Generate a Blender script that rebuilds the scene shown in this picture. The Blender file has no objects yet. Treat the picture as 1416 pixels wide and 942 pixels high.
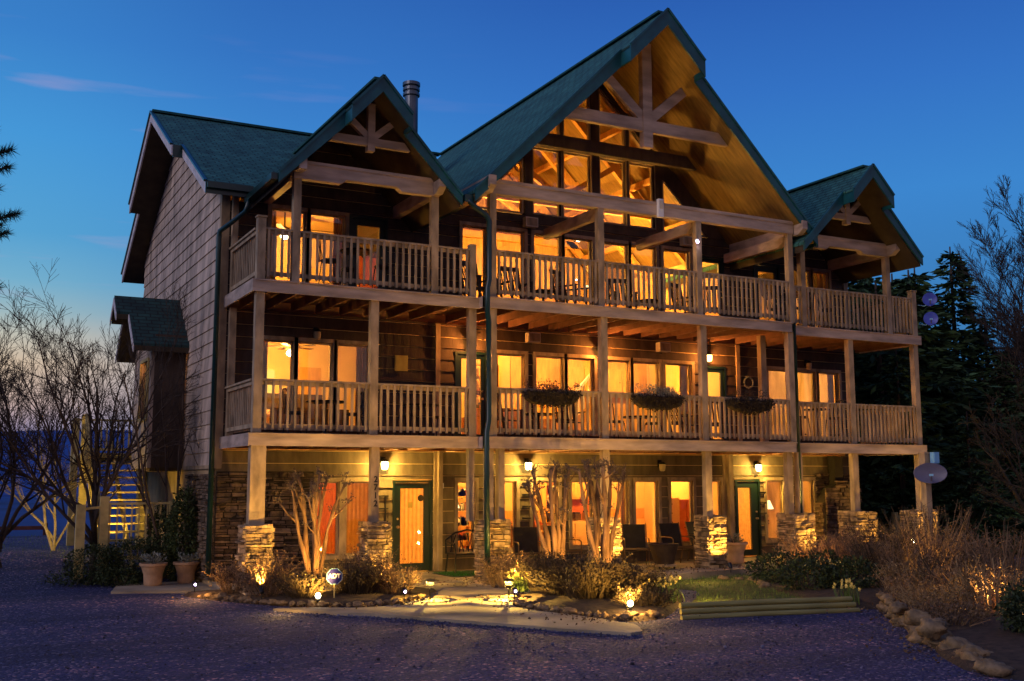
import bpy, math, random
from mathutils import Vector, Matrix, noise
PI = math.pi
random.seed(7)
S = bpy.context.scene
COL = S.collection

# ------------------------------------------------------------------ camera
cam_d = bpy.data.cameras.new('camera'); cam = bpy.data.objects.new('camera', cam_d); COL.objects.link(cam)
S.camera = cam
cam_d.sensor_fit = 'HORIZONTAL'; cam_d.sensor_width = 36.0
cam_d.lens = 36.0 * 1488.1 / 1416.0
cam_d.clip_start = 0.1; cam_d.clip_end = 6000
yw, pt, rl = 0.4881, 0.1297, -0.0029
fw = Vector((math.sin(yw)*math.cos(pt), math.cos(yw)*math.cos(pt), math.sin(pt)))
rt0 = Vector((math.cos(yw), -math.sin(yw), 0)); up0 = rt0.cross(fw)
rt = rt0*math.cos(rl) + up0*math.sin(rl); up = -rt0*math.sin(rl) + up0*math.cos(rl)
cam.matrix_world = Matrix(((rt.x, up.x, -fw.x, -5.255), (rt.y, up.y, -fw.y, -20.568), (rt.z, up.z, -fw.z, 2.026), (0, 0, 0, 1)))

# ------------------------------------------------------------------ world: dusk sky
W = bpy.data.worlds.new('World'); S.world = W; W.use_nodes = True
nt = W.node_tree; nt.nodes.clear()
def N(t, tp, **kw):
    n = t.nodes.new(tp)
    for k, v in kw.items(): setattr(n, k, v)
    return n
def L(t, a, b): t.links.new(a, b)
def math_node(t, op, a, b=None, clamp=False):
    n = N(t, 'ShaderNodeMath', operation=op, use_clamp=clamp)
    for i, x in enumerate((a, b)):
        if x is None: continue
        if isinstance(x, (int, float)): n.inputs[i].default_value = x
        else: L(t, x, n.inputs[i])
    return n.outputs[0]
def ramp(t, fac, stops, interp='LINEAR'):
    n = N(t, 'ShaderNodeValToRGB'); e = n.color_ramp.elements; n.color_ramp.interpolation = interp
    while len(e) < len(stops): e.new(0.5)
    for i, (p, c) in enumerate(stops):
        e[i].position = p; e[i].color = (*c, 1) if len(c) == 3 else c
    if fac is not None: L(t, fac, n.inputs[0])
    return n.outputs[0]
def mixc(t, fac, a, b, mode='MIX'):
    n = N(t, 'ShaderNodeMix', data_type='RGBA', blend_type=mode)
    for i, x in ((0, fac), (6, a), (7, b)):
        if isinstance(x, (int, float)): n.inputs[i].default_value = x
        elif isinstance(x, tuple): n.inputs[i].default_value = (*x, 1)
        else: L(t, x, n.inputs[i])
    return n.outputs[2]
tc = N(nt, 'ShaderNodeTexCoord'); sx = N(nt, 'ShaderNodeSeparateXYZ'); L(nt, tc.outputs['Generated'], sx.inputs[0])
X_, Y_, Z_ = sx.outputs
zc = math_node(nt, 'MAXIMUM', Z_, 0.0)
sunset = ramp(nt, zc, [(0.0, (.08, .10, .32)), (.035, (.17, .17, .36)), (.065, (.44, .32, .30)), (.10, (.56, .43, .31)), (.125, (.44, .44, .38)), (.145, (.26, .40, .45)), (.17, (.14, .36, .52)), (.21, (.07, .30, .55)), (.29, (.045, .26, .58)), (.37, (.03, .18, .50)), (.55, (.02, .10, .34)), (1, (.012, .06, .24))])
blue = ramp(nt, zc, [(0.0, (.03, .12, .26)), (.15, (.034, .17, .41)), (.25, (.036, .20, .53)), (.34, (.026, .14, .47)), (.42, (.018, .095, .38)), (1, (.01, .05, .22))])
# azimuth: the sun went down to the left, behind the house
ang = math_node(nt, 'ARCTAN2', X_, Y_)
far_from = math_node(nt, 'ABSOLUTE', math_node(nt, 'ADD', ang, 0.45))
azf = ramp(nt, math_node(nt, 'DIVIDE', far_from, PI), [(0.0, (1, 1, 1)), (.15, (1, 1, 1)), (.235, (.35, .35, .35)), (.33, (0, 0, 0)), (1, (0, 0, 0))], 'EASE')
skyc = mixc(nt, azf, blue, sunset)
# thin pink wisps low on the left
mp = N(nt, 'ShaderNodeMapping'); mp.inputs['Scale'].default_value = (3.5, 3.5, 34); L(nt, tc.outputs['Generated'], mp.inputs[0])
nz = N(nt, 'ShaderNodeTexNoise'); nz.inputs['Scale'].default_value = 1.6; nz.inputs['Detail'].default_value = 4; L(nt, mp.outputs[0], nz.inputs['Vector'])
wisp = ramp(nt, nz.outputs[0], [(0.0, (0, 0, 0)), (.60, (0, 0, 0)), (.74, (1, 1, 1))])
band = ramp(nt, zc, [(0.0, (0, 0, 0)), (.1, (.7, .7, .7)), (.3, (1, 1, 1)), (.40, (0, 0, 0))])
wf = math_node(nt, 'MULTIPLY', math_node(nt, 'MULTIPLY', wisp, band), math_node(nt, 'MULTIPLY', azf, 0.42))
skyc = mixc(nt, wf, skyc, (.42, .30, .46))
# the western afterglow behind the camera: lilac
rear = ramp(nt, math_node(nt, 'MULTIPLY', Y_, -1.0), [(0.0, (0, 0, 0)), (.15, (0, 0, 0)), (.7, (1, 1, 1))], 'EASE')
lil = ramp(nt, zc, [(0.0, (.24, .18, .18)), (.25, (.24, .19, .25)), (.8, (.04, .08, .28)), (1, (.012, .06, .24))])
skyc = mixc(nt, rear, skyc, lil)
# physical sky adds its own faint share
sky = N(nt, 'ShaderNodeTexSky', sky_type='NISHITA'); sky.sun_disc = False
sky.sun_elevation = math.radians(2.0); sky.sun_rotation = math.radians(-26)
skyc = mixc(nt, 1.0, skyc, mixc(nt, 0.004, (0, 0, 0), sky.outputs[0]), 'ADD')
bg = N(nt, 'ShaderNodeBackground'); bg.inputs[1].default_value = 1.0; L(nt, skyc, bg.inputs[0])
wo = N(nt, 'ShaderNodeOutputWorld'); L(nt, bg.outputs[0], wo.inputs[0])

# soft afterglow from high on the left behind the camera
sd = bpy.data.lights.new('afterglow', 'SUN'); so = bpy.data.objects.new('afterglow', sd); COL.objects.link(so)
sd.energy = 0.72; sd.angle = math.radians(30); sd.color = (1.0, .80, .80)
so.rotation_euler = Vector((.97, .24, -.55)).to_track_quat('-Z', 'Y').to_euler()

S.view_settings.view_transform = 'Standard'; S.view_settings.look = 'None'
S.view_settings.exposure = 0.22; S.view_settings.gamma = 1.0; S.view_settings.use_curve_mapping = False
S.render.engine = 'CYCLES'
S.cycles.use_denoising = True
S.cycles.max_bounces = 7; S.cycles.diffuse_bounces = 3; S.cycles.glossy_bounces = 2; S.cycles.transparent_max_bounces = 12
S.cycles.sample_clamp_indirect = 4.0; S.cycles.use_light_tree = True
S.cycles.caustics_reflective = False; S.cycles.caustics_refractive = False

# ------------------------------------------------------------------ materials
MATS = {}
def mat(name, col, rough=.75, var=.25, vs=3.0, bump=.0, bs=30, metal=0, spec=.3, stretch=(1, 1, 1), col2=None, vary=None):
    m = bpy.data.materials.new(name); m.use_nodes = True; t = m.node_tree; b = t.nodes['Principled BSDF']
    b.inputs['Roughness'].default_value = rough; b.inputs['Metallic'].default_value = metal
    b.inputs['Specular IOR Level'].default_value = spec
    tcn = N(t, 'ShaderNodeTexCoord'); mpn = N(t, 'ShaderNodeMapping'); mpn.inputs['Scale'].default_value = stretch
    L(t, tcn.outputs['Object'], mpn.inputs[0])
    n1 = N(t, 'ShaderNodeTexNoise'); n1.inputs['Scale'].default_value = vs; n1.inputs['Detail'].default_value = 6; L(t, mpn.outputs[0], n1.inputs['Vector'])
    c1 = tuple(c*(1-var) for c in col); c2 = col2 or tuple(min(1, c*(1+var)) for c in col)
    out = ramp(t, n1.outputs[0], [(.3, c1), (.7, c2)])
    if vary:   # per-island random tint (stones, boards, leaves)
        g = N(t, 'ShaderNodeNewGeometry')
        rv = ramp(t, g.outputs['Random Per Island'], [(0, (1-vary,)*3), (1, (1+vary,)*3)])
        out = mixc(t, 1.0, out, rv, 'MULTIPLY')
    L(t, out, b.inputs['Base Color'])
    if bump:
        n2 = N(t, 'ShaderNodeTexNoise'); n2.inputs['Scale'].default_value = bs; n2.inputs['Detail'].default_value = 5; L(t, mpn.outputs[0], n2.inputs['Vector'])
        bp = N(t, 'ShaderNodeBump'); bp.inputs['Strength'].default_value = bump; bp.inputs['Distance'].default_value = .02
        L(t, n2.outputs[0], bp.inputs['Height']); L(t, bp.outputs[0], b.inputs['Normal'])
    MATS[name] = m
    return m
def glow(name, col, st):
    m = bpy.data.materials.new(name); m.use_nodes = True; b = m.node_tree.nodes['Principled BSDF']
    b.inputs['Base Color'].default_value = (*[c*.10 for c in col], 1); b.inputs['Specular IOR Level'].default_value = .1; b.inputs['Emission Color'].default_value = (*col, 1); b.inputs['Emission Strength'].default_value = st
    return m
M_trim = mat('painted_trim', (.35, .255, .155), .75, .42, 5, .5, 22, stretch=(1, 1, .45), vary=.10)
M_beam = mat('weathered_beam', (.42, .32, .25), .75, .38, 2.2, .5, 18, stretch=(.5, 1, 2.5))
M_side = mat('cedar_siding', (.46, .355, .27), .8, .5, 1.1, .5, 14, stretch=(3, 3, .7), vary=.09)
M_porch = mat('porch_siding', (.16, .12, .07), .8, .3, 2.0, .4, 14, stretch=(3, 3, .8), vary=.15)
M_front = mat('shaded_siding', (.075, .05, .036), .8, .3, 2.0, .4, 14, stretch=(3, 3, .8), vary=.15)  # shade on the front walls put into a darker siding colour
M_pine = mat('pine_boards', (.62, .37, .15), .55, .3, 2.5, .2, 10, stretch=(6, 1, 1))
M_joist = mat('dark_joist_wood', (.15, .075, .045), .8, .3, 4, .3, 18)
M_soffd = mat('brown_soffit', (.06, .042, .024), .8, .3, 3)
M_soffit = mat('soffit_boards', (.20, .125, .035), .7, .35, 2.2, .3, 12, stretch=(1, 6, 1))
M_plaster = mat('warm_plaster', (.80, .56, .25), .85, .06, 2)
M_plaster2 = mat('tan_plaster', (.70, .50, .30), .85, .08, 2)
M_redwood = mat('red_painted_wood', (.50, .13, .06), .6, .2, 4)
M_floor = mat('interior_floor', (.40, .24, .12), .5, .25, 4, stretch=(1, 8, 1))
M_teal = mat('teal_fascia', (.006, .085, .10), .45, .3, 3, .15, 20, spec=.5)
M_gut = mat('green_gutter', (.004, .028, .026), .3, .2, 3, spec=.6)
M_cream = mat('pale_rake_trim', (.62, .58, .58), .7, .25, 7)
M_conc = mat('concrete', (.29, .235, .16), .85, .45, 1.1, .35, 45)
M_metal = mat('black_metal', (.02, .02, .022), .4, .2, 5, metal=.6)
M_dark = mat('dark_fabric', (.03, .024, .02), .8, .25, 6)
M_wicker = mat('dark_wood_furniture', (.05, .03, .02), .6, .3, 6)
M_chim = mat('galvanised_flue', (.12, .14, .16), .4, .2, 3, metal=.8)
M_doorg = mat('dark_green_door', (.005, .018, .012), .4, .2, 4, spec=.5)
M_terra = mat('aged_terracotta', (.42, .26, .15), .85, .25, 5, .3, 20)
M_potl = mat('pale_clay', (.62, .42, .25), .85, .18, 5, .3, 20)
M_bark = mat('grey_bark', (.085, .06, .045), .9, .4, 8, .5, 30, stretch=(1, 1, .3))
M_twig = mat('thin_twigs', (.05, .036, .028), .9, .3, 8)
M_myrtle = mat('smooth_tan_bark', (.19, .11, .055), .8, .7, 6, 1.0, 18, stretch=(1, 1, .35))
M_seed = mat('dry_seed_heads', (.09, .065, .055), .9, .4, 12)
M_paleb = mat('pale_bark', (.34, .27, .17), .8, .3, 8)
M_needle = mat('pine_needles', (.025, .06, .03), .7, .4, 5, vary=.5)
M_conif = mat('conifer_foliage', (.04, .08, .028), .8, .5, 1.2, vary=.6)
M_box = mat('boxwood_leaves', (.028, .042, .012), .65, .4, 5, vary=.5)
M_arb = mat('arborvitae_leaves', (.045, .065, .018), .7, .4, 5, vary=.5)
M_dry = mat('dry_brown_stems', (.14, .085, .045), .85, .35, 6, vary=.45)
M_dryd = mat('dark_dry_stems', (.05, .034, .017), .85, .35, 6, vary=.45)
M_grn = mat('green_blades', (.09, .14, .025), .6, .35, 6, vary=.45)
M_turf = mat('green_turf', (.03, .16, .02), .8, .3, 6)
M_daff = mat('pale_petals', (.75, .62, .18), .6, .2, 8)
M_silv = mat('silvery_leaves', (.22, .24, .20), .8, .3, 8, vary=.35)
M_mulch = mat('mulch', (.055, .036, .022), .95, .5, 9, .9, 40)
M_lawn = mat('lawn_soil', (.05, .06, .02), .95, .4, 6, .6, 50)
M_timb = mat('treated_timber', (.24, .21, .07), .75, .25, 5, .4, 20, stretch=(.3, .3, 3))
M_rock = mat('fieldstone', (.20, .135, .07), .9, .5, 3.2, 1.0, 9)
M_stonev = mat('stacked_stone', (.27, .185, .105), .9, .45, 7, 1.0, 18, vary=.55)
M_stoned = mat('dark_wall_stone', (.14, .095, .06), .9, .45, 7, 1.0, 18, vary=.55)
M_mort = mat('dark_mortar', (.03, .024, .018), .95, .2, 8)  # dark mortar core behind the stones
M_pebble = mat('grey_pebbles', (.085, .085, .13), .85, .4, 3, .4, 20, vary=.7)
M_hill = mat('far_hills_haze', (.03, .09, .30), .95, .3, .02)  # blue of the distant air put into the hills' base colour
M_hilld = mat('wooded_slope', (.012, .022, .022), .95, .5, .3)
M_valley = mat('valley_floor_haze', (.012, .045, .17), .95, .5, .01)  # valley takes the same haze blue in its base colour
M_dish = mat('dish_grey', (.09, .09, .16), .45, .1, 5, spec=.5)
M_dishb = mat('dish_blue', (.06, .10, .55), .4, .15, 5, spec=.5)
M_lnb = mat('pale_blue_plastic', (.25, .55, .80), .4, .1, 5)
M_adt = mat('blue_sign_face', (.006, .005, .11), .4, .1, 5)
M_white = mat('white_paint', (.8, .8, .8), .5, .05, 5)
M_black = mat('black_paint', (.012, .01, .01), .5, .1, 5)
M_ylw = mat('yellowed_notice', (.50, .36, .08), .7, .1, 5)
M_yel2 = mat('stair_wood', (.50, .38, .14), .7, .25, 5, .3, 20)
M_bed = mat('bed_linen', (.62, .40, .25), .9, .15, 5)
M_sofa = mat('sofa_cloth', (.40, .20, .10), .9, .2, 5)
M_cab = mat('honey_cabinet', (.60, .33, .10), .5, .2, 3, stretch=(5, 5, 1))
M_brick = mat('foundation_stucco', (.42, .30, .16), .9, .25, 3, .5, 30)
M_lamp = glow('lamp_glass_yellow', (1, .72, .22), 14)
M_lampo = glow('lamp_glass_orange', (1, .50, .12), 9)
M_shade = glow('lamp_shade_lit', (1, .72, .30), 2.6)
M_bulb = glow('bulb', (1, .80, .45), 22)
M_violet = glow('solar_led', (.75, .55, 1.0), 16)
M_farlight = glow('far_lamp', (1, .6, .25), 5)
M_litopen = glow('bright_window_inside', (1, .62, .12), 1.25)  # lit openings drawn as panels with a glow of their own

# shingles
def shingle(name, c1, c2, sc):
    m = bpy.data.materials.new(name); m.use_nodes = True; t = m.node_tree; b = t.nodes['Principled BSDF']
    b.inputs['Roughness'].default_value = .85
    uv = N(t, 'ShaderNodeUVMap'); br = N(t, 'ShaderNodeTexBrick'); L(t, uv.outputs[0], br.inputs['Vector'])
    br.inputs['Scale'].default_value = sc; br.inputs['Color1'].default_value = (*c1, 1); br.inputs['Color2'].default_value = (*c2, 1)
    br.inputs['Mortar'].default_value = (c1[0]*.35, c1[1]*.35, c1[2]*.35, 1); br.inputs['Mortar Size'].default_value = .018
    br.inputs['Brick Width'].default_value = .30; br.inputs['Row Height'].default_value = .14; br.offset = .37
    n1 = N(t, 'ShaderNodeTexNoise'); n1.inputs['Scale'].default_value = 2.2; n1.inputs['Detail'].default_value = 8; L(t, uv.outputs[0], n1.inputs['Vector'])
    n3 = N(t, 'ShaderNodeTexNoise'); n3.inputs['Scale'].default_value = 60; L(t, uv.outputs[0], n3.inputs['Vector'])
    v = ramp(t, n1.outputs[0], [(.3, (.55, .6, .6)), (.7, (1.5, 1.4, 1.3))])
    v2 = ramp(t, n3.outputs[0], [(.3, (.7, .7, .7)), (.7, (1.3, 1.3, 1.3))])
    c = mixc(t, 1.0, mixc(t, 1.0, br.outputs[0], v, 'MULTIPLY'), v2, 'MULTIPLY')
    L(t, c, b.inputs['Base Color'])
    bp = N(t, 'ShaderNodeBump'); bp.inputs['Strength'].default_value = .6; bp.inputs['Distance'].default_value = .03
    inv = math_node(t, 'SUBTRACT', 1.0, br.outputs[1]); L(t, inv, bp.inputs['Height']); L(t, bp.outputs[0], b.inputs['Normal'])
    return m
M_shing = shingle('teal_shingles', (.022, .12, .11), (.038, .16, .14), 1.0)
M_shing_shade = shingle('shaded_shingles', (.008, .035, .036), (.012, .05, .048), 1.0)  # same shingles for the bay roof, its shade put into a darker copy

def glassmat():
    m = bpy.data.materials.new('window_glass'); m.use_nodes = True; t = m.node_tree; t.nodes.clear()
    o = N(t, 'ShaderNodeOutputMaterial'); mx = N(t, 'ShaderNodeMixShader'); tr = N(t, 'ShaderNodeBsdfTransparent'); gl = N(t, 'ShaderNodeBsdfGlossy')
    gl.inputs['Roughness'].default_value = .02; lw = N(t, 'ShaderNodeLayerWeight'); lw.inputs[0].default_value = .25
    f = math_node(t, 'ADD', math_node(t, 'MULTIPLY', lw.outputs['Fresnel'], .7), .05)
    tr.inputs[0].default_value = (.97, .96, .93, 1)
    L(t, f, mx.inputs[0]); L(t, tr.outputs[0], mx.inputs[1]); L(t, gl.outputs[0], mx.inputs[2]); L(t, mx.outputs[0], o.inputs[0])
    return m
M_glass = glassmat()

def gravelmat():
    m = bpy.data.materials.new('gravel'); m.use_nodes = True; t = m.node_tree; b = t.nodes['Principled BSDF']; b.inputs['Roughness'].default_value = .9
    tcn = N(t, 'ShaderNodeTexCoord')
    v = N(t, 'ShaderNodeTexVoronoi'); v.inputs['Scale'].default_value = 26; L(t, tcn.outputs['Object'], v.inputs['Vector'])
    n1 = N(t, 'ShaderNodeTexNoise'); n1.inputs['Scale'].default_value = .42; n1.inputs['Detail'].default_value = 9; n1.inputs['Roughness'].default_value = .68; L(t, tcn.outputs['Object'], n1.inputs['Vector'])
    sp = N(t, 'ShaderNodeSeparateXYZ'); L(t, v.outputs['Color'], sp.inputs[0])
    st = ramp(t, sp.outputs[0], [(0, (.010, .018, .062)), (.6, (.022, .034, .115)), (.9, (.06, .06, .125)), (1, (.36, .30, .30))])
    pat = ramp(t, n1.outputs[0], [(.34, (.35, .5, .95)), (.5, (.85, .85, 1.15)), (.66, (2.1, 1.4, 1.3))])
    mr = N(t, 'ShaderNodeMapping'); mr.inputs['Rotation'].default_value = (0, 0, .55); mr.inputs['Scale'].default_value = (.10, 1.1, 1); L(t, tcn.outputs['Object'], mr.inputs[0])
    n4 = N(t, 'ShaderNodeTexNoise'); n4.inputs['Scale'].default_value = 1.0; n4.inputs['Detail'].default_value = 5; L(t, mr.outputs[0], n4.inputs['Vector'])
    rut = ramp(t, n4.outputs[0], [(.36, (.5, .55, .7)), (.5, (1, 1, 1)), (.64, (1.7, 1.35, 1.15))])
    L(t, mixc(t, 1.0, mixc(t, 1.0, st, pat, 'MULTIPLY'), rut, 'MULTIPLY'), b.inputs['Base Color'])
    bp = N(t, 'ShaderNodeBump'); bp.inputs['Strength'].default_value = 1.0; bp.inputs['Distance'].default_value = .06
    L(t, math_node(t, 'SUBTRACT', 1.0, v.outputs['Distance']), bp.inputs['Height']); L(t, bp.outputs[0], b.inputs['Normal'])
    return m
M_gravel = gravelmat()

# ------------------------------------------------------------------ mesh helpers
class MB:
    def __init__(s): s.v = []; s.f = []; s.uv = None
    def add(s, vs, fs):
        n = len(s.v); s.v += [tuple(p) for p in vs]; s.f += [tuple(i+n for i in f) for f in fs]; return s
    def box(s, x0, x1, y0, y1, z0, z1):
        return s.add([(x0, y0, z0), (x1, y0, z0), (x1, y1, z0), (x0, y1, z0), (x0, y0, z1), (x1, y0, z1), (x1, y1, z1), (x0, y1, z1)],
                     [(3, 2, 1, 0), (4, 5, 6, 7), (0, 1, 5, 4), (1, 2, 6, 5), (2, 3, 7, 6), (3, 0, 4, 7)])
    def prism(s, poly, a0, a1, ax='y'):
        def P(u, w, a): return (u, a, w) if ax == 'y' else ((a, u, w) if ax == 'x' else (u, w, a))
        n = len(poly)
        vs = [P(u, w, a0) for u, w in poly] + [P(u, w, a1) for u, w in poly]
        fs = [tuple(range(n)), tuple(range(2*n-1, n-1, -1))] + [(i, i+n, (i+1) % n+n, (i+1) % n) for i in range(n)]
        return s.add(vs, fs)
    def beam(s, p, q, w, h, upv=(0, 0, 1)):
        p = Vector(p); q = Vector(q); d = (q-p).normalized(); u = Vector(upv)
        if abs(d.dot(u)) > .97: u = Vector((0, 1, 0))
        sd = d.cross(u).normalized(); u = sd.cross(d).normalized()
        vs = [c + sd*a*w/2 + u*b*h/2 for c in (p, q) for a, b in ((-1, -1), (1, -1), (1, 1), (-1, 1))]
        return s.add(vs, [(3, 2, 1, 0), (4, 5, 6, 7), (0, 1, 5, 4), (1, 2, 6, 5), (2, 3, 7, 6), (3, 0, 4, 7)])
    def tube(s, pts, rad, n=6, cap=True):
        pts = [Vector(p) for p in pts]; k = len(pts)
        if not hasattr(rad, '__len__'): rad = [rad]*k
        b = len(s.v); prev = None
        for i, p in enumerate(pts):
            d = (pts[min(i+1, k-1)] - pts[max(i-1, 0)])
            d = d.normalized() if d.length > 1e-9 else Vector((0, 0, 1))
            if prev is None: a = d.orthogonal().normalized()
            else:
                a = prev - d*prev.dot(d); a = a.normalized() if a.length > 1e-6 else d.orthogonal().normalized()
            prev = a; c = d.cross(a)
            for j in range(n):
                t = 2*PI*j/n; q = p + (a*math.cos(t) + c*math.sin(t))*rad[i]; s.v.append((q.x, q.y, q.z))
        for i in range(k-1):
            for j in range(n):
                s.f.append((b+i*n+j, b+i*n+(j+1) % n, b+(i+1)*n+(j+1) % n, b+(i+1)*n+j))
        if cap:
            s.f.append(tuple(b+j for j in range(n-1, -1, -1))); s.f.append(tuple(b+(k-1)*n+j for j in range(n)))
        return s
    def lathe(s, prof, c=(0, 0, 0), n=20, ax='z', cap=True):
        b = len(s.v); k = len(prof)
        for r, z in prof:
            for j in range(n):
                t = 2*PI*j/n; x, y = r*math.cos(t), r*math.sin(t)
                s.v.append((c[0]+x, c[1]+y, c[2]+z) if ax == 'z' else (c[0]+x, c[1]+z, c[2]+y))
        for i in range(k-1):
            for j in range(n): s.f.append((b+i*n+j, b+i*n+(j+1) % n, b+(i+1)*n+(j+1) % n, b+(i+1)*n+j))
        if cap: s.f.append(tuple(b+j for j in range(n-1, -1, -1))); s.f.append(tuple(b+(k-1)*n+j for j in range(n)))
        return s
    def ball(s, c, r, n=10, sq=(1, 1, 1), dent=0, seed=0):
        b = len(s.v); rings = max(4, n//2+1)
        for i in range(rings+1):
            ph = PI*i/rings
            for j in range(n):
                t = 2*PI*j/n; d = Vector((math.sin(ph)*math.cos(t), math.sin(ph)*math.sin(t), math.cos(ph)))
                k = 1 + (dent*noise.noise(d*1.7+Vector((seed*3.1, seed*1.7, seed))) if dent else 0)
                s.v.append((c[0]+d.x*r*sq[0]*k, c[1]+d.y*r*sq[1]*k, c[2]+d.z*r*sq[2]*k))
        for i in range(rings):
            for j in range(n): s.f.append((b+i*n+j, b+(i+1)*n+j, b+(i+1)*n+(j+1) % n, b+i*n+(j+1) % n))
        return s
    def leaf(s, c, sz, d=None, asp=.5):
        c = Vector(c)
        d = Vector(d).normalized() if d is not None else Vector((random.gauss(0, 1), random.gauss(0, 1), random.gauss(0, 1))).normalized()
        a = d.cross(Vector((random.gauss(0, 1), random.gauss(0, 1), random.gauss(0, 1))))
        a = a.normalized() if a.length > 1e-5 else d.orthogonal()
        return s.add([c, c+d*sz*.5+a*sz*asp*.5, c+d*sz, c+d*sz*.5-a*sz*asp*.5], [(0, 1, 2, 3)])
    def blade(s, p, h, lean, az, w, seg=3):
        p = Vector(p); o = Vector((math.cos(az), math.sin(az), 0)); sd = Vector((-o.y, o.x, 0)); b = len(s.v)
        for i in range(seg+1):
            t = i/seg; q = p + o*(lean*t*t) + Vector((0, 0, h*(t-.25*t*t*min(1, lean/h if h else 0)))); ww = w*(1-t*.85)
            s.v.append(tuple(q-sd*ww/2)); s.v.append(tuple(q+sd*ww/2))
        for i in range(seg): s.f.append((b+2*i, b+2*i+1, b+2*i+3, b+2*i+2))
        return s
    def mesh(s, name, m):
        me = bpy.data.meshes.new(name); me.from_pydata(s.v, [], s.f); me.update()
        if m: me.materials.append(m)
        return me
    def build(s, name, m, parent=None, smooth=False, loc=None, label=None):
        me = s.mesh(name, m); o = bpy.data.objects.new(name, me); COL.objects.link(o)
        if smooth:
            me.polygons.foreach_set('use_smooth', [True]*len(me.polygons))
        if parent is not None: o.parent = parent
        if loc is not None: o.location = loc
        if label: o['label'] = label
        return o
def tag(o, label, cat, group=None):
    o['label'] = label; o['category'] = cat
    if group: o['group'] = group
    return o
def thing(name, label, cat, loc=(0, 0, 0), rz=0, group=None):
    o = bpy.data.objects.new(name, None); COL.objects.link(o); o.location = loc; o.rotation_euler = (0, 0, rz); o.empty_display_size = .2
    return tag(o, label, cat, group)
def struct(o, kind='structure'):
    o['kind'] = kind; return o
def clone(root, loc, rz=0, label=None, group=None, sc=1):
    r = root.copy(); COL.objects.link(r); r.location = loc; r.rotation_euler = (0, 0, rz); r.scale = (sc, sc, sc)
    if label: r['label'] = label
    if group: r['group'] = group
    for ch in list(root.children):
        c = ch.copy(); COL.objects.link(c); c.parent = r
        for g in ch.children:
            d = g.copy(); COL.objects.link(d); d.parent = c
    return r
def text_obj(name, txt, size, m, loc, rot, parent, ext=.004, al='CENTER', vertical=False):
    cu = bpy.data.curves.new(name, 'FONT'); cu.body = txt; cu.size = size; cu.extrude = ext; cu.align_x = al; cu.align_y = 'CENTER'
    cu.offset = size*.02
    if vertical: cu.space_line = .95
    t = bpy.data.objects.new(name, cu); COL.objects.link(t)
    bpy.context.view_layer.update()
    me = bpy.data.meshes.new_from_object(t.evaluated_get(bpy.context.evaluated_depsgraph_get()))
    bpy.data.objects.remove(t); me.materials.clear(); me.materials.append(m)
    o = bpy.data.objects.new(name, me); COL.objects.link(o); o.location = loc; o.rotation_euler = rot
    if parent is not None: o.parent = parent
    return o
LN = [0]
def lamp(p, w, col=(1, .62, .2), r=.06, spot=None, d=None, blend=.6):
    ld = bpy.data.lights.new('lamp_light', 'SPOT' if spot else 'POINT'); ld.energy = w; ld.color = col; ld.shadow_soft_size = r
    o = bpy.data.objects.new('lamp_light', ld); COL.objects.link(o); o.location = p
    if spot:
        ld.spot_size = math.radians(spot); ld.spot_blend = blend
        o.rotation_euler = Vector(d).to_track_quat('-Z', 'Y').to_euler()
    return o
RND = random.Random(11)
U = lambda a, b: RND.uniform(a, b)

# ------------------------------------------------------------------ ground
def gz(x, y):
    z = -.15
    if x < 1:                       # the lawn behind the house rises to the brow of the hill
        k = max(0, min(1, (y-3.5)/5)) * max(0, min(1, (1-x)/1.2)); z += .5*k
    if y > 17: z -= (y-17)*.28
    if x > 19: z -= (x-19)*.03
    return z
def grid_sheet(name, x0, x1, y0, y1, st, fz, m):
    nx = int((x1-x0)/st)+1; ny = int((y1-y0)/st)+1; b = MB()
    for j in range(ny):
        for i in range(nx):
            x, y = x0+i*st, y0+j*st; b.v.append((x, y, fz(x, y)))
    for j in range(ny-1):
        for i in range(nx-1): b.f.append((j*nx+i, j*nx+i+1, (j+1)*nx+i+1, (j+1)*nx+i))
    return b.build(name, m, smooth=True)
gr = grid_sheet('gravel', -40, 44, -34, 24, .5, lambda x, y: gz(x, y)+.015*noise.noise(Vector((x*.5, y*.5, 0))), M_gravel); struct(gr)
# valley floor to the horizon
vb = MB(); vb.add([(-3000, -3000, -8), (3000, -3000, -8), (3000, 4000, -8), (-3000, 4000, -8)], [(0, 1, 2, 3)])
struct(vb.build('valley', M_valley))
# far ridge across the valley
def ridge(name, y, x0, x1, base, h, m, seed, d=120, st=15):
    b = MB(); n = int((x1-x0)/st)
    for i in range(n+1):
        x = x0+(x1-x0)*i/n; z = base+h*(1+.35*noise.noise(Vector((x*.004, seed, 0)))+.06*noise.noise(Vector((x*.03, seed, 0))))
        for yy, zz in ((y, -10), (y+d*.5, z*.55), (y+d, z), (y+d*2, z*.5)): b.v.append((x, yy, zz))
    for i in range(n):
        for j in range(3): b.f.append((i*4+j, i*4+j+1, (i+1)*4+j+1, (i+1)*4+j))
    return struct(b.build(name, m, smooth=True))
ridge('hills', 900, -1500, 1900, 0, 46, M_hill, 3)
ridge('hills', 160, 60, 420, -8, 14, M_hilld, 8, d=40)
ridge('hills', 60, 50, 330, -2, 11, M_hilld, 4, d=30, st=6)

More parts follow.
